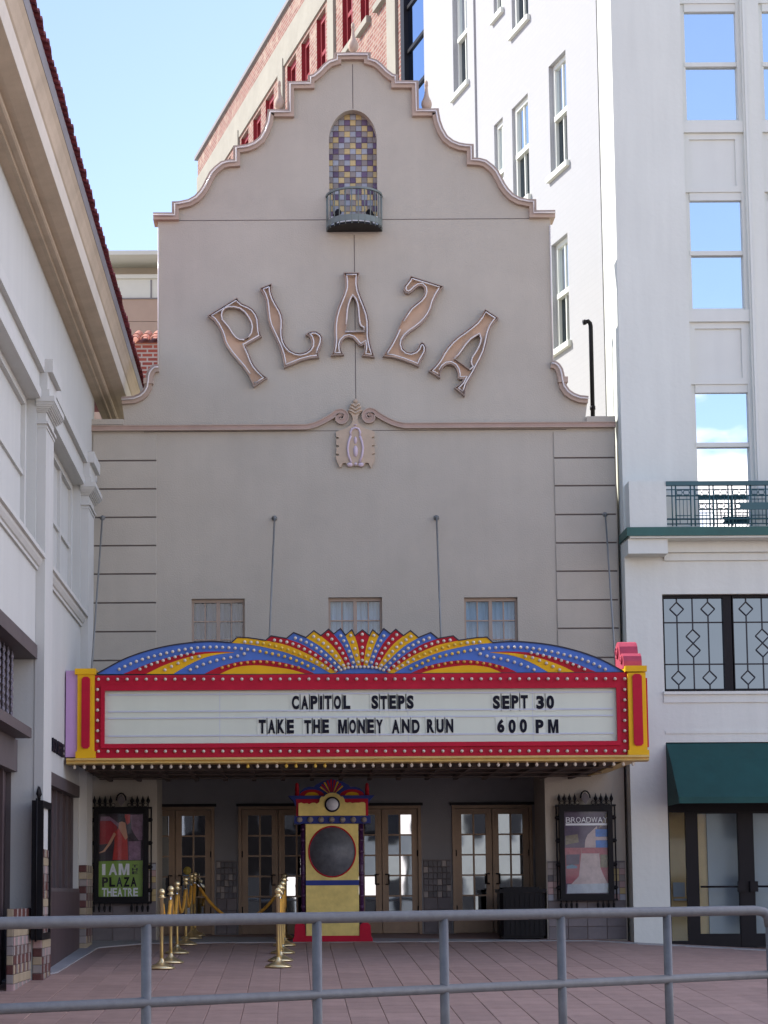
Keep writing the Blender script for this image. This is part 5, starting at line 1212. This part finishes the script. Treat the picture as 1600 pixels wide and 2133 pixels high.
mb = MB(); mb.tube([(XW+.08, yc0-.06, zc0-.02), (XW+.08, yc0-.06, zc1+.02)], .012, 6); mb.build('side_bar', 'iron_black', PE)
# dark wall plate on the theatre pier edge
X0, X1, Z0, Z1 = rectY(176.5, 1747, 181, 1779, YF-.02); mb = MB(); mb.box(X0, X1, YF-.03, YF-.001, Z0, Z1); mb.build('wall_plate', 'iron_black', TH)

# ------------------------------------------------------------------ white building on the right
WB = thing('white_building', 'tall white building with sash windows, green ledge and narrow side windows', 'building', (6.5, YW, gz(6.5, YW)))
XR = 13.0
xc = onY(1297, 1000, YW)[0]
zTop = 22.0
def rw(a, t, b, bt, Y=YW): return rectY(a, t, b, bt, Y)
bays = [(onY(1431, 500, YW)[0], onY(1557.5, 500, YW)[0])]
bwid = bays[0][1]-bays[0][0]; pitch_ = onY(1596, 500, YW)[0]-bays[0][0]
for k in range(1, 4): bays.append((bays[0][0]+pitch_*k, bays[0][1]+pitch_*k))
zled = onY(1440, 1098, YW-.4)[1]; zled0 = onY(1440, 1116, YW-.4)[1]
lw_x0 = onY(1382, 1340, YW)[0]; lw_z1 = onY(1480, 1237, YW)[1]; lw_z0 = onY(1480, 1442, YW)[1]
sf_x0 = onY(1394, 1800, YW)[0]; sf_z1 = onY(1480, 1546, YW)[1]
xl2 = XR-.6
Wout = [(xc, -.6), (sf_x0, -.6), (sf_x0, sf_z1), (xl2, sf_z1), (xl2, -.6), (XR, -.6), (XR, zTop), (xc, zTop)]
holes = [[(a, zled+.002), (b, zled+.002), (b, zTop-.4), (a, zTop-.4)] for a, b in bays]
holes.append([(lw_x0, lw_z0), (xl2, lw_z0), (xl2, lw_z1), (lw_x0, lw_z1)])
mb = MB(); mb.prismY([Wout]+holes, YW, YW+.3); mb.build('front_wall', 'white_paint', WB)
# side return, then the wall running back at an angle
Yb = 31.1; vp = ray(-500, 1865); dirv = Vector((vp.x/vp.y, 1, 0)).normalized()
xs0 = onY(1253, 400, Yb)[0]
mb = MB(); mb.prism([(xc+.001, YW+.001), (xc+.3, YW+.3), (xs0+.3, Yb+.2), (xs0+.0, Yb)], lambda a, b: (a, b, -.5), lambda a, b: (a, b, zTop)); mb.build('side_return', 'white_paint', WB)
PS0 = Vector((xs0, Yb, 0)); nrm = Vector((-dirv.y, dirv.x, 0))      # faces left
def sw(px, py, P0=None, D=None):
    P0 = PS0 if P0 is None else P0; D = dirv if D is None else D
    d = ray(px, py); n_ = Vector((-D.y, D.x, 0)); o = Vector((0, 0, CZ)); t = (P0-o).dot(n_)/d.dot(n_); q = o+d*t
    return (q-P0).dot(D), q.z
ang = math.atan2(dirv.y, dirv.x)
def wall_obj(mb, name, m, parent, P0, k=0):
    # local x runs back along the wall, local y is behind the wall face, z up
    o = place(name, mb.mesh(name, m) if isinstance(mb, MB) else mb, None)
    o.parent = parent
    if parent.type == 'EMPTY':
        o.matrix_parent_inverse = Matrix.Translation(-Vector(parent.location)); o.location = P0; o.rotation_euler = (0, 0, ang)
    return o
tEnd = sw(884, 120)[0]
sws = []
for (xl, xr, yt, yb_) in ((1145, 1181, 140, 372), (1066, 1100, 228, 440), (1029, 1047.5, 262, 476), (945.5, 975.5, -22, 206), (1062.5, 1097, -155, 76), (1026, 1044, -115, 42), (1151, 1185, 512, 736), (1150, 1184, -250, -25), (945, 974, -262, -60)):
    t0, z1 = sw(xl, yt); _, z0 = sw(xl, yb_); t1, _ = sw(xr, yt); sws.append((min(t0, t1), max(t0, t1), z0, z1))
# local y positive should go behind the face (to the right): local frame x=dirv, y=rot90 left -> points left, so depth is negative y
mb = MB(); mb.prism([[(0, -.3), (tEnd, -.3), (tEnd, zTop), (0, zTop)]]+[[(a, c), (b, c), (b, d), (a, d)] for a, b, c, d in sws], lambda a, b: (a, 0, b), lambda a, b: (a, -.3, b)); wall_obj(mb, 'side_wall', 'painted_brick', WB, PS0)
tA, tB = sw(1128, 300)[0], sw(992, 150)[0]
mb = MB(); hl = [[(a, c), (b, c), (b, d), (a, d)] for a, b, c, d in sws if b < tA-.01]
mb.prism([[(0.0, -.3), (tA, -.3), (tA, zTop), (0.0, zTop)]]+hl, lambda a, b: (a, .022, b), lambda a, b: (a, .0005, b)); wall_obj(mb, 'wall_panel', 'painted_brick', WB, PS0)
hl = [[(a, c), (b, c), (b, d), (a, d)] for a, b, c, d in sws if a > tB+.01]
mb = MB(); mb.prism([[(tB, -.3), (tEnd-.1, -.3), (tEnd-.1, zTop), (tB, zTop)]]+hl, lambda a, b: (a, .04, b), lambda a, b: (a, .0005, b)); wall_obj(mb, 'wall_panel', 'painted_brick', WB, PS0)
for (a, b, c, d) in sws:
    raised = .022 if b < tA else (.04 if a > tB else 0)
    fr = .08*(1 if b-a > .6 else .7); mb = MB(); y0, y1 = -.16, -.06
    mb.box(a, a+fr, y0, y1, c, d); mb.box(b-fr, b, y0, y1, c, d); mb.box(a+fr, b-fr, y0, y1, d-.09, d); mb.box(a+fr, b-fr, y0, y1, c, c+.08)
    m_ = (c+d)/2; mb.box(a+fr, b-fr, y0+.02, y1+.03, m_-.045, m_+.045)
    mb.box((a+b)/2-.018, (a+b)/2+.018, y0+.02, y1-.02, c+.08, d-.09)
    wv = wall_obj(mb, 'sash_window', 'white_trim', WB, PS0)
    for q in range(4):
        p0, p1 = (a+fr, (a+b)/2-.018) if q % 2 == 0 else ((a+b)/2+.018, b-fr); z0_, z1_ = (c+.08, m_-.045) if q < 2 else (m_+.045, d-.09)
        mb = MB(); yy = -.12 if q < 2 else -.10; mb.box(p0, p1, yy-.006, yy, z0_, z1_); wall_obj(mb, 'pane', 'sky_glass' if q >= 2 else 'deep_glass', wv, None)
    mb = MB(); mb.box(a-.08, b+.08, raised+.001, raised+.07, c-.11, c-.01); wall_obj(mb, 'sill', 'white_trim', WB, PS0)
    mb = MB(); mb.box(a-.01, b+.01, -.28, -.27, c-.05, d+.05); wall_obj(mb, 'window_lining', 'shade_grey', wv, None)
mb = MB(); mb.box(xc+.3, XR, YW+.45, YW+.5, 0, zTop); mb.build('inner_wall', 'dark_room', WB)
mb = MB(); mb.box(xc, XR, YW, YW+4, zTop+.001, zTop+.2); mb.build('roof', 'white_paint', WB)
# bays: sash windows over panelled spandrels
wrow = [(8, 255), (401, 648), (801, 1075)]
zrow = [(onY(1490, b, YW+.1)[1], onY(1490, a, YW+.1)[1]) for a, b in wrow]
step = zrow[0][1]-zrow[1][1]
zrow = [(zrow[0][0]+step, zrow[0][1]+step)]+zrow
zrow[3] = (zled+.05, zrow[3][1])
for (a, b) in bays:
    for k in (0, 1, 2, 3):
        z0, z1 = zrow[k]
        mb = MB(); y0 = YW+.12; t = .085
        mb.box(a, a+t, y0, y0+.1, z0, z1); mb.box(b-t+.03, b, y0-.04, y0+.1, z0, z1); mb.box(a+t, b-t+.03, y0-.02, y0+.1, z1-.13, z1); mb.box(a+t, b-t+.03, y0, y0+.1, z0, z0+.05)
        m_ = (z0+z1)/2-.02 if k < 3 else onY(1490, 926, YW+.1)[1]
        mb.box(a+t-.02, b-t+.03, y0-.01, y0+.05, m_-.035, m_+.035)
        wv = mb.build('sash_window', 'white_trim', WB)
        for (q0, q1, yy) in ((z0+.05, m_-.035, y0+.055), (m_+.035, z1-.13, y0+.03)):
            mb = MB(); tl = random.uniform(-.0015, .0015); mb.add([(a+t, yy, q0), (b-t+.03, yy, q0), (b-t+.03, yy+tl, q1), (a+t, yy+tl, q1)], [(0, 1, 2, 3)]); mb.build('pane', 'sky_glass', wv)
        if k < 3:
            mb = MB(); mb.box(a, b, YW+.03, YW+.22, z0-.19, z0-.001); mb.build('window_sill', 'white_trim', WB)
            zt_ = zrow[k+1][1]; mb = MB(); i_ = .10
            mb.prismY([[(a, zt_+.001), (b, zt_+.001), (b, z0-.191), (a, z0-.191)], [(a+i_, zt_+i_), (b-i_-.03, zt_+i_), (b-i_-.03, z0-.191-i_), (a+i_, z0-.191-i_)]], YW+.08, YW+.11)
            mb.box(a, b, YW+.111, YW+.2, zt_+.001, z0-.191); mb.build('spandrel', 'white_trim', WB)
for k in range(len(bays)-1):
    x0 = bays[k][1]; x1 = bays[k+1][0]
    mb = MB(); mb.box(x0+.03, x0+.07, YW-.03, YW-.001, zled+.01, zTop); mb.box(x0+.075, x0+.10, YW-.015, YW-.001, zled+.01, zTop); mb.build('pier_moulding', 'white_trim', WB)
# ledge with green edge and bracket
xl = xc-.0
mb = MB(); mb.box(xl+.02, XR, YW-.40, YW-.001, zled0-.03, zled-.02); mb.build('ledge', 'white_paint', WB)
mb = MB(); mb.box(xl+.0, XR, YW-.43, YW-.401, zled0, zled); mb.box(xl-.03, xl-.001, YW-.43, YW+.3, zled0, zled); mb.build('ledge_edge', 'ledge_green', WB)
bx0, bx1 = xc+.0, onY(1390, 1140, YW-.3)[0]; bz0, bz1 = onY(1340, 1154, YW-.3)[1], zled0-.031
mb = MB(); mb.box(bx0, bx1, YW-.34, YW-.001, bz0, bz1); mb.build('bracket', 'white_paint', WB)
mb = MB(); mb.box(bx1+.001, XR, YW-.10, YW-.001, onY(1480, 1152, YW)[1], bz1-.001); mb.box(bx1+.001, XR, YW-.04, YW-.001, onY(1480, 1168, YW)[1], onY(1480, 1152, YW)[1]-.001); mb.build('ledge_moulding', 'white_paint', WB)
pz1 = onY(1340, 1002, YW-.36)[1]; ppx1 = onY(1388, 1050, YW-.36)[0]
mb = MB(); mb.box(xc+.03, ppx1, YW-.37, YW-.001, zled+.001, pz1); mb.build('parapet', 'white_paint', WB)
# leaded windows
YG = YW+.13
win_w = [(1383, 1507), (1527.5, 1652), (1672, 1797)]
fz1 = onY(1480, 1246, YG)[1]; fz0 = onY(1480, 1435, YG)[1]
for wi, (a, b) in enumerate(win_w):
    X0 = onY(a, 1340, YG)[0]; X1 = onY(b, 1340, YG)[0]
    mb = MB(); fw = .05
    mb.prismY([[(X0-.005, fz0-.04), (X1+.13, fz0-.04), (X1+.13, fz1+.07), (X0-.005, fz1+.07)], [(X0+.01, fz0), (X1, fz0), (X1, fz1), (X0+.01, fz1)]], YG-.03, YG+.06); wv = mb.build('leaded_window', 'frame_dark', WB)
    mb = MB(); mb.box(X0+.005, X1+.005, YG+.02, YG+.026, fz0-.005, fz1+.005); mb.build('pane', 'deep_glass', wv)
    def LX(px): return X0+(px-1383)/(1507-1383)*(X1-X0)
    def LZ(py): return fz0+(1435-py)/(1435-1246)*(fz1-fz0)
    mb = MB(); r_ = .011; yy = YG+.012
    def ln(p, q): mb.tube([(LX(p[0]), yy, LZ(p[1])), (LX(q[0]), yy, LZ(q[1]))], r_, 5, smooth=False)
    for y in (1296.6, 1383.6): ln((1383, y), (1507, y))
    dm = [(1412, 1268.4), (1477, 1268.4), (1444.5, 1325.4), (1444.5, 1354.5), (1412, 1411.5), (1477, 1411.5)]; h = 14.3
    for (x, y) in dm:
        ln((x-h, y), (x, y-h)); ln((x, y-h), (x+h, y)); ln((x+h, y), (x, y+h)); ln((x, y+h), (x-h, y))
    for x in (1412, 1477): ln((x, 1246), (x, 1254)); ln((x, 1282.7), (x, 1397.2)); ln((x, 1425.8), (x, 1435))
    ln((1444.5, 1246), (1444.5, 1311)); ln((1444.5, 1368.8), (1444.5, 1435))
    mb.build('lead_came', 'lead', wv)
mb = MB(); mb.box(lw_x0-.02, XR, YW-.05, YW-.001, lw_z0-.035, lw_z0+.012); mb.box(lw_x0-.02, XR, YW-.02, YW-.001, lw_z0-.16, lw_z0-.036); mb.build('window_sill', 'white_paint', WB)
mb = MB(); mb.box(sf_x0+.0, XR, YW-.012, YW-.001, onY(1480, 1528, YW)[1], onY(1480, 1522, YW)[1]); mb.build('wall_moulding', 'white_paint', WB)
# shop front
YS = YW+.10; gz_s = gz(7, YW)+.012
def sx(px, py=1820): return onY(px, py, YS)[0]
szt = onY(1480, 1692, YS)[1]; szb = onY(1480, 1945, YS)[1]
mb = MB(); mb.box(sf_x0+.001, xl2, YS, YS+.08, szt, sf_z1-.01)
for (a, b) in ((1393, 1397), (1431, 1455), (1541, 1571)): mb.box(sx(a), sx(b), YS, YS+.08, gz_s, szt-.001)
mb.box(sx(1397), sx(1431), YS, YS+.08, gz_s, gz_s+.10)
SFo = mb.build('shop_front', 'frame_dark', WB)
for (a, b) in ((1455, 1541), (1571, 1657)):
    mb = MB(); X0, X1 = sx(a)+.002, sx(b)-.002
    mb.prismY([[(X0, gz_s), (X1, gz_s), (X1, szt-.002), (X0, szt-.002)], [(X0+.01, szb), (X1-.01, szb), (X1-.01, szt-.02), (X0+.01, szt-.02)]], YS+.01, YS+.06); dv = mb.build('shop_door', 'frame_dark', WB)
    mb = MB(); mb.box(X0+.005, X1-.005, YS+.03, YS+.036, szb-.005, szt-.01); mb.build('pane', 'clear_glass', dv)
    zz = onY(1500, 1847, YS)[1]; mb = MB(); mb.tube([(X0+.02, YS-.03, zz), (X1-.02, YS-.03, zz)], .016, 8); mb.build('push_bar', 'frame_dark', dv)
    hx = X1+.02 if a == 1455 else X0-.02; mb = MB(); mb.box(hx-.06, hx+.06, YS-.06, YS-.001, zz-.08, zz+.08); mb.build('lock_box', 'frame_dark', dv)
mb = MB(); mb.box(sx(1397)+.003, sx(1431)-.003, YS+.03, YS+.036, gz_s+.1, szt-.003); mb.build('side_light', 'clear_glass', SFo)
mb = MB(); mb.box(sf_x0+.02, sx(1484), YS+.34, YS+.36, gz_s-.1, szt+.4); mb.build('shop_partition', 'shop_tan', WB)
mb = MB(); mb.box(sx(1484)+.001, xl2, YS+.30, YS+.32, gz_s-.1, szt+.4); mb.build('shop_screen', 'shop_white', WB)
mb = MB(); X0, X1, Z0, Z1 = rectY(1402, 1838, 1426, 1868, YS+.3); mb.box(X0, X1, YS+.28, YS+.3, Z0, Z1); mb.box(X0, X1+.1, YS+.25, YS+.3, Z0-.06, Z0-.03); mb.build('notice', 'shop_white', WB)
# awning
AW = thing('awning', 'dark green canvas awning over the shop doors at lower right', 'awning', (8.5, YW, sf_z1-.5))
ax0 = onY(1389, 1560, YW)[0]; axb = XR-.4
zt_, zb_ = onY(1480, 1547, YW)[1]-.01, onY(1480, 1660, YW-.85)[1]; zv = onY(1480, 1673, YW-.85)[1]
pr = [(-.001, zt_), (-.30, zt_-.26), (-.60, zt_-.60), (-.85, zb_), (-.855, zv), (-.84, zv), (-.835, zb_+.0), (-.59, zt_-.63), (-.001, zt_-.05)]
mb = MB(); n = len(pr)
mb.prism(pr, lambda a, b: (ax0, YW+a, b), lambda a, b: (axb, YW+a, b)); mb.build('canopy', 'awning_green', AW)
sd = [(-.001, zt_), (-.30, zt_-.26), (-.60, zt_-.60), (-.85, zb_), (-.85, zv), (-.001, zv)]
mb = MB(); mb.prism(sd, lambda a, b: (ax0-.008, YW+a, b), lambda a, b: (ax0-.001, YW+a, b)); mb.build('end_panel', 'awning_green', AW)
# balcony railing with ribbon ornament
YB = YW-.36
BR = thing('balcony_railing', 'dark green iron balcony railing with ribbon ornament on the white ledge', 'railing', (onY(1500, 1098, YB)[0], YB, zled))
def q8(x, y): return (1370+x/6.957, 990+y/6.957)
def bz(y): return onY(1490, 990+y/6.957, YB)[1]
def bxx(x): return onY(1370+x/6.957, 1050, YB)[0]
XE = XR-.3
mb = MB(); mb.box(ppx1, XE, YB-.03, YB+.03, bz(150), bz(88)); mb.build('top_rail', 'rail_teal', BR)
for (y, r_) in ((205, .008), (295, .011), (632, .014), (702, .010)):
    mb = MB(); mb.tube([(ppx1, YB, bz(y)), (XE, YB, bz(y))], r_, 6); mb.build('rail', 'rail_teal', BR)
per = (bxx(810)-bxx(265))/2; xk = bxx(265)
mb = MB(); mb.tube([(bxx(210), YB, bz(150)), (bxx(210), YB, bz(735))], .010, 6); mb.build('upright', 'rail_teal', BR)
k = 0
while xk+per < XE:
    w = per*.79
    for xx in (xk, xk+w): mb = MB(); mb.tube([(xx, YB, bz(150)), (xx, YB, bz(735))], .012, 6); mb.build('upright', 'rail_teal', BR)
    for y in (348, 582): mb = MB(); mb.tube([(xk-.015, YB, bz(y)), (xk+w+.0, YB, bz(y))], .008, 5); mb.build('rail', 'rail_teal', BR)
    for q in (1, 2, 3): mb = MB(); xx = xk+w*q/4; mb.tube([(xx, YB, bz(348 if q == 2 else 295)), (xx, YB, bz(700 if q != 2 else 620))], .0055, 5); mb.build('baluster', 'rail_teal', BR)
    mb = MB()
    for q in (.25, .72):
        c_ = xk+w*q; s_ = .045; zc = bz(248)
        mb.tube([(c_-s_, YB, zc), (c_-s_*.8, YB, zc+s_*.75), (c_+s_*.8, YB, zc+s_*.75), (c_+s_, YB, zc), (c_+s_*.8, YB, zc-s_*.75), (c_-s_*.8, YB, zc-s_*.75)], .007, 5, closed=True)
    mb.tube([(xk, YB, bz(248)), (xk+w*.25-.045, YB, bz(248))], .006, 5); mb.tube([(xk+w*.25+.045, YB, bz(248)), (xk+w*.72-.045, YB, bz(248))], .006, 5); mb.tube([(xk+w*.72+.045, YB, bz(248)), (xk+w, YB, bz(248))], .006, 5)
    mb.build('link_ornament', 'rail_teal', BR)
    xk += per; k += 1
mb = MB(); mb.prismY([(bxx(1155), bz(400)), (XE-.5, bz(400)), (XE-.5, bz(505)), (bxx(1155), bz(505)), (bxx(1190), bz(470)), (bxx(1196), bz(450)), (bxx(1190), bz(432))], YB-.03, YB-.015); mb.build('ribbon', 'rail_teal', BR)
# black vent pipe
x0, z0 = onY(1235, 866, YF+.5); x1, z1 = onY(1232, 672, YF+.5)
VP = thing('vent_pipe', 'black vent pipe with a bent top standing by the white side wall', 'pipe', (x0, YF+.5, z0))
mb = MB(); mb.tube([(x0, YF+.5, zl-.36), (x0, YF+.5, z1-.06), (x0-.01, YF+.5, z1-.01), (x0-.04, YF+.49, z1+.02), (x0-.10, YF+.48, z1+.0)], .036, 10); mb.build('pipe', 'iron_black', VP)
mb = MB(); mb.lathe([(.046, z0+.10), (.046, z0+.16)], (x0, YF+.5, 0), 10); mb.build('collar', 'iron_black', VP)
mb = MB(); mb.tube([(x0-.085, YF+.48, z1+.005), (x0-.125, YF+.475, z1-.005)], .045, 10); mb.build('elbow_end', 'iron_black', VP)

# ------------------------------------------------------------------ buildings behind
def skew_point(px, Y): d = ray(px, 200); return Vector((d.x*Y/d.y, Y, 0))
PB0 = skew_point(842, 60)
BB = thing('brick_building', 'tall worn red brick building with dark red windows behind the gable', 'building', tuple(PB0))
tB_ = sw(412, 380, PB0)[0]; zr = (sw(412, 333, PB0)[1]+sw(605, 3, PB0)[1])/2
wz1 = (sw(598, 140, PB0)[1]+sw(502, 287, PB0)[1]+sw(660, 43, PB0)[1])/3; wz0 = (sw(714, 112, PB0)[1]+sw(752, 60, PB0)[1])/2
wz0 = sw(714, 116, PB0)[1]
bw_ = [sorted((sw(a, 100, PB0)[0], sw(b, 100, PB0)[0])) for a, b in ((465, 480), (502, 517), (527, 543), (553, 570), (598, 616.5), (628, 645), (660, 679), (714, 735.5), (752, 770), (789, 811))]
hl = [[(a, wz0), (b, wz0), (b, wz1), (a, wz1)] for a, b in bw_]; lowz = wz0-6.2
hl += [[(a, lowz), (b, lowz), (b, lowz+wz1-wz0), (a, lowz+wz1-wz0)] for a, b in bw_]
mb = MB(); mb.prism([[(0, -2), (tB_, -2), (tB_, zr), (0, zr)]]+hl, lambda a, b: (a, 0, b), lambda a, b: (a, -.4, b)); wall_obj(mb, 'wall', 'red_brick', BB, PB0)
mb = MB(); mb.box(0, tB_, -12, -.8, -2, zr-.3); wall_obj(mb, 'building_mass', 'stucco_grey', BB, PB0)
mb = MB(); mb.box(-.1, tB_+.25, -.5, .12, zr, zr+.18); wall_obj(mb, 'parapet_coping', 'coping_grey', BB, PB0)
zbnd1 = (sw(430, 345, PB0)[1]+sw(600, 52, PB0)[1])/2
mb = MB(); mb.box(.0, tB_-.05, .001, .06, wz1+.15, zr-.40*(zr-wz1)); wall_obj(mb, 'stucco_band', 'stucco_grey', BB, PB0)
for px in (822, 692, 585, 491):
    t0 = sw(px+8, 150, PB0)[0]; mb = MB(); mb.box(t0, t0+(.75 if px != 822 else .9), .001, .10, -2, wz1+.499); wall_obj(mb, 'stucco_pier', 'stucco_grey', BB, PB0)
for zz in (wz0, lowz):
    for a, b in bw_:
        mb = MB(); hgt = wz1-wz0; y0, y1 = -.34, -.14; fr = .16
        mb.box(a, a+fr, y0, y1, zz, zz+hgt); mb.box(b-fr, b, y0, y1, zz, zz+hgt); mb.box(a+fr, b-fr, y0, y1, zz+hgt-.25, zz+hgt); mb.box(a+fr, b-fr, y0, y1, zz, zz+.2); mb.box((a+b)/2-.06, (a+b)/2+.06, y0, y1-.03, zz+.2, zz+hgt-.25); mb.box(a+fr, b-fr, y0, y1-.02, zz+hgt*.5-.08, zz+hgt*.5+.08)
        wv = wall_obj(mb, 'window', 'red_frame', BB, PB0)
        mb = MB(); mb.box(a+.05, b-.05, -.30, -.28, zz+.05, zz+hgt-.05); wall_obj(mb, 'pane', 'dark_room', wv, None)
        mb = MB(); mb.box(a-.005, a+.001, -.39, -.001, zz, zz+hgt); mb.box(b-.001, b+.005, -.39, -.001, zz, zz+hgt); wall_obj(mb, 'reveal', 'red_frame', wv, None)
        mb = MB(); mb.box(a-.15, b+.15, .001, .16, zz-.25, zz-.01); wall_obj(mb, 'sill', 'stucco_grey', BB, PB0)
PG0 = skew_point(886, 50)
GT = thing('glass_building', 'narrow strip of dark framed blue glass facade between brick and white buildings', 'building', tuple(PG0))
tg = sw(842, 120, PG0)[0]
mb = MB(); mb.box(-3, tg, -6, -.1, -2, 34); wall_obj(mb, 'building_mass', 'dark_room', GT, PG0)
zz = 2.0
tm = [tg, tg-.55]
mb = MB(); mb.box(tg-.3, tg, -.09, .1, -2, 34); wall_obj(mb, 'edge_mullion', 'frame_dark', GT, PG0)
zl0 = sw(862, 93, PG0)[1]; zl1 = sw(862, 23, PG0)[1]; dzg = abs(zl1-zl0)*1.35
k = -14
while zl0+k*dzg < 33:
    z = zl0+k*dzg; mb = MB(); mb.box(-3, tg-.301, -.09, .02, z-.05, z+.05); wall_obj(mb, 'transom', 'frame_dark', GT, PG0)
    mb = MB(); mb.box(-3, tg-.3, -.05, -.03, z+.05, z+dzg-.05); wall_obj(mb, 'pane', 'blue_glass', GT, PG0); k += 1
# beige block and small tiled brick parapet seen over the left eave
YH = 70
BE = thing('beige_building', 'beige block with pale banded parapet rising behind the left tile eave', 'building', (onY(270, 600, YH)[0], YH, 0))
def hb_(name, t, bt, y0, m):
    X0, X1, Z0, Z1 = rectY(150, t, 480, bt, YH); mb = MB(); mb.box(X0, X1, YH+y0, YH+8, Z0, Z1); mb.build(name, m, BE)
hb_('coping', 538, 546.5, -.9, 'beige_light'); hb_('soffit', 546.6, 573, .6, 'beige_wall'); hb_('cornice', 573.1, 581, -.1, 'beige_light'); hb_('frieze', 581.1, 621, 0, 'beige_light'); hb_('cornice', 621.1, 623, -.06, 'coping_grey'); hb_('wall', 623.1, 669, .0, 'tan_wall'); hb_('joint', 669.1, 670, .05, 'coping_grey'); hb_('wall', 670.1, 900, .0, 'tan_wall')
X, _ = onY(315, 600, YH); mb = MB(); mb.box(X-.03, X+.03, YH-.02, YH-.001, onY(315, 620, YH)[1], onY(315, 583, YH)[1]); mb.build('joint', 'coping_grey', BE)
YR = 36.5
RB = thing('brick_parapet', 'short red brick wall under curved terracotta tiles left of the gable', 'wall', (onY(300, 750, YR)[0], YR, 0))
X0, X1, Z0, Z1 = rectY(255, 716, 345, 880, YR); mb = MB(); mb.box(X0, X1, YR, YR+.4, Z0-4, Z1); mb.build('wall', 'near_brick', RB)
ct = MB(); vs = []
for (yy, zz, r) in ((-.16, 0, .085), (.5, .26, .075)):
    vs += [(r*math.cos(math.pi*k/8), yy, zz+r*math.sin(math.pi*k/8)) for k in range(9)]+[((r-.018)*math.cos(math.pi*k/8), yy, zz+(r-.018)*math.sin(math.pi*k/8)) for k in range(9)]
n = 9; fs = []
for k in range(8): fs += [(k, k+1, 2*n+k+1, 2*n+k), (n+k+1, n+k, 3*n+k, 3*n+k+1), (k, n+k, n+k+1, k+1)]
ct.add(vs, fs); ctm = ct.mesh('cap_tile', 'roof_terracotta')
for k in range(5): 
    for q in (0, 1): place('cap_tile', ctm, RB, (onY(282+k*20.5+q*0, 716, YR)[0], YR+q*.42, Z1+.03+q*.18))
mb = MB(); mb.add([(X0, YR-.05, Z1), (X1, YR-.05, Z1), (X1, YR+1.2, Z1+.5), (X0, YR+1.2, Z1+.5), (X0, YR+1.2, Z1-.2), (X1, YR+1.2, Z1-.2)], [(0, 1, 2, 3), (0, 3, 4), (1, 2, 5), (0, 1, 5, 4)]); mb.build('tile_bed', 'roof_terracotta', RB)

# ------------------------------------------------------------------ across the street, behind the viewer (seen mirrored in the door panes)
def opposite(name, label, x0, x1, y, h, m, wm, nw, nf):
    t = thing(name, label, 'building', ((x0+x1)/2, y, -1.75))
    mb = MB(); mb.box(x0, x1, y-10, y, -1.76, h); mb.build('wall', m, t)
    for f in range(nf):
        for k in range(nw):
            xa = x0+(x1-x0)*(k+.25)/nw; xb = x0+(x1-x0)*(k+.75)/nw; za = -1.2+f*(h+1)/nf+.3; mb = MB(); mb.box(xa, xb, y+.001, y+.06, za, za+(h+1)/nf*.55); mb.build('window', wm, t)
    mb = MB(); mb.box(x0-.2, x1+.2, y-10.2, y+.3, h+.001, h+.3); mb.build('roof', m, t)
opposite('opposite_building', 'pale sunlit building across the street mirrored in the right door panes', 4.0, 40.0, -42.0, 8.0, 'far_pale', 'dark_room', 12, 2)
opposite('opposite_building', 'dark brown building across the street mirrored in the left door panes', -40.0, 2.6, -40.0, 9.0, 'far_brown', 'dark_room', 12, 2)
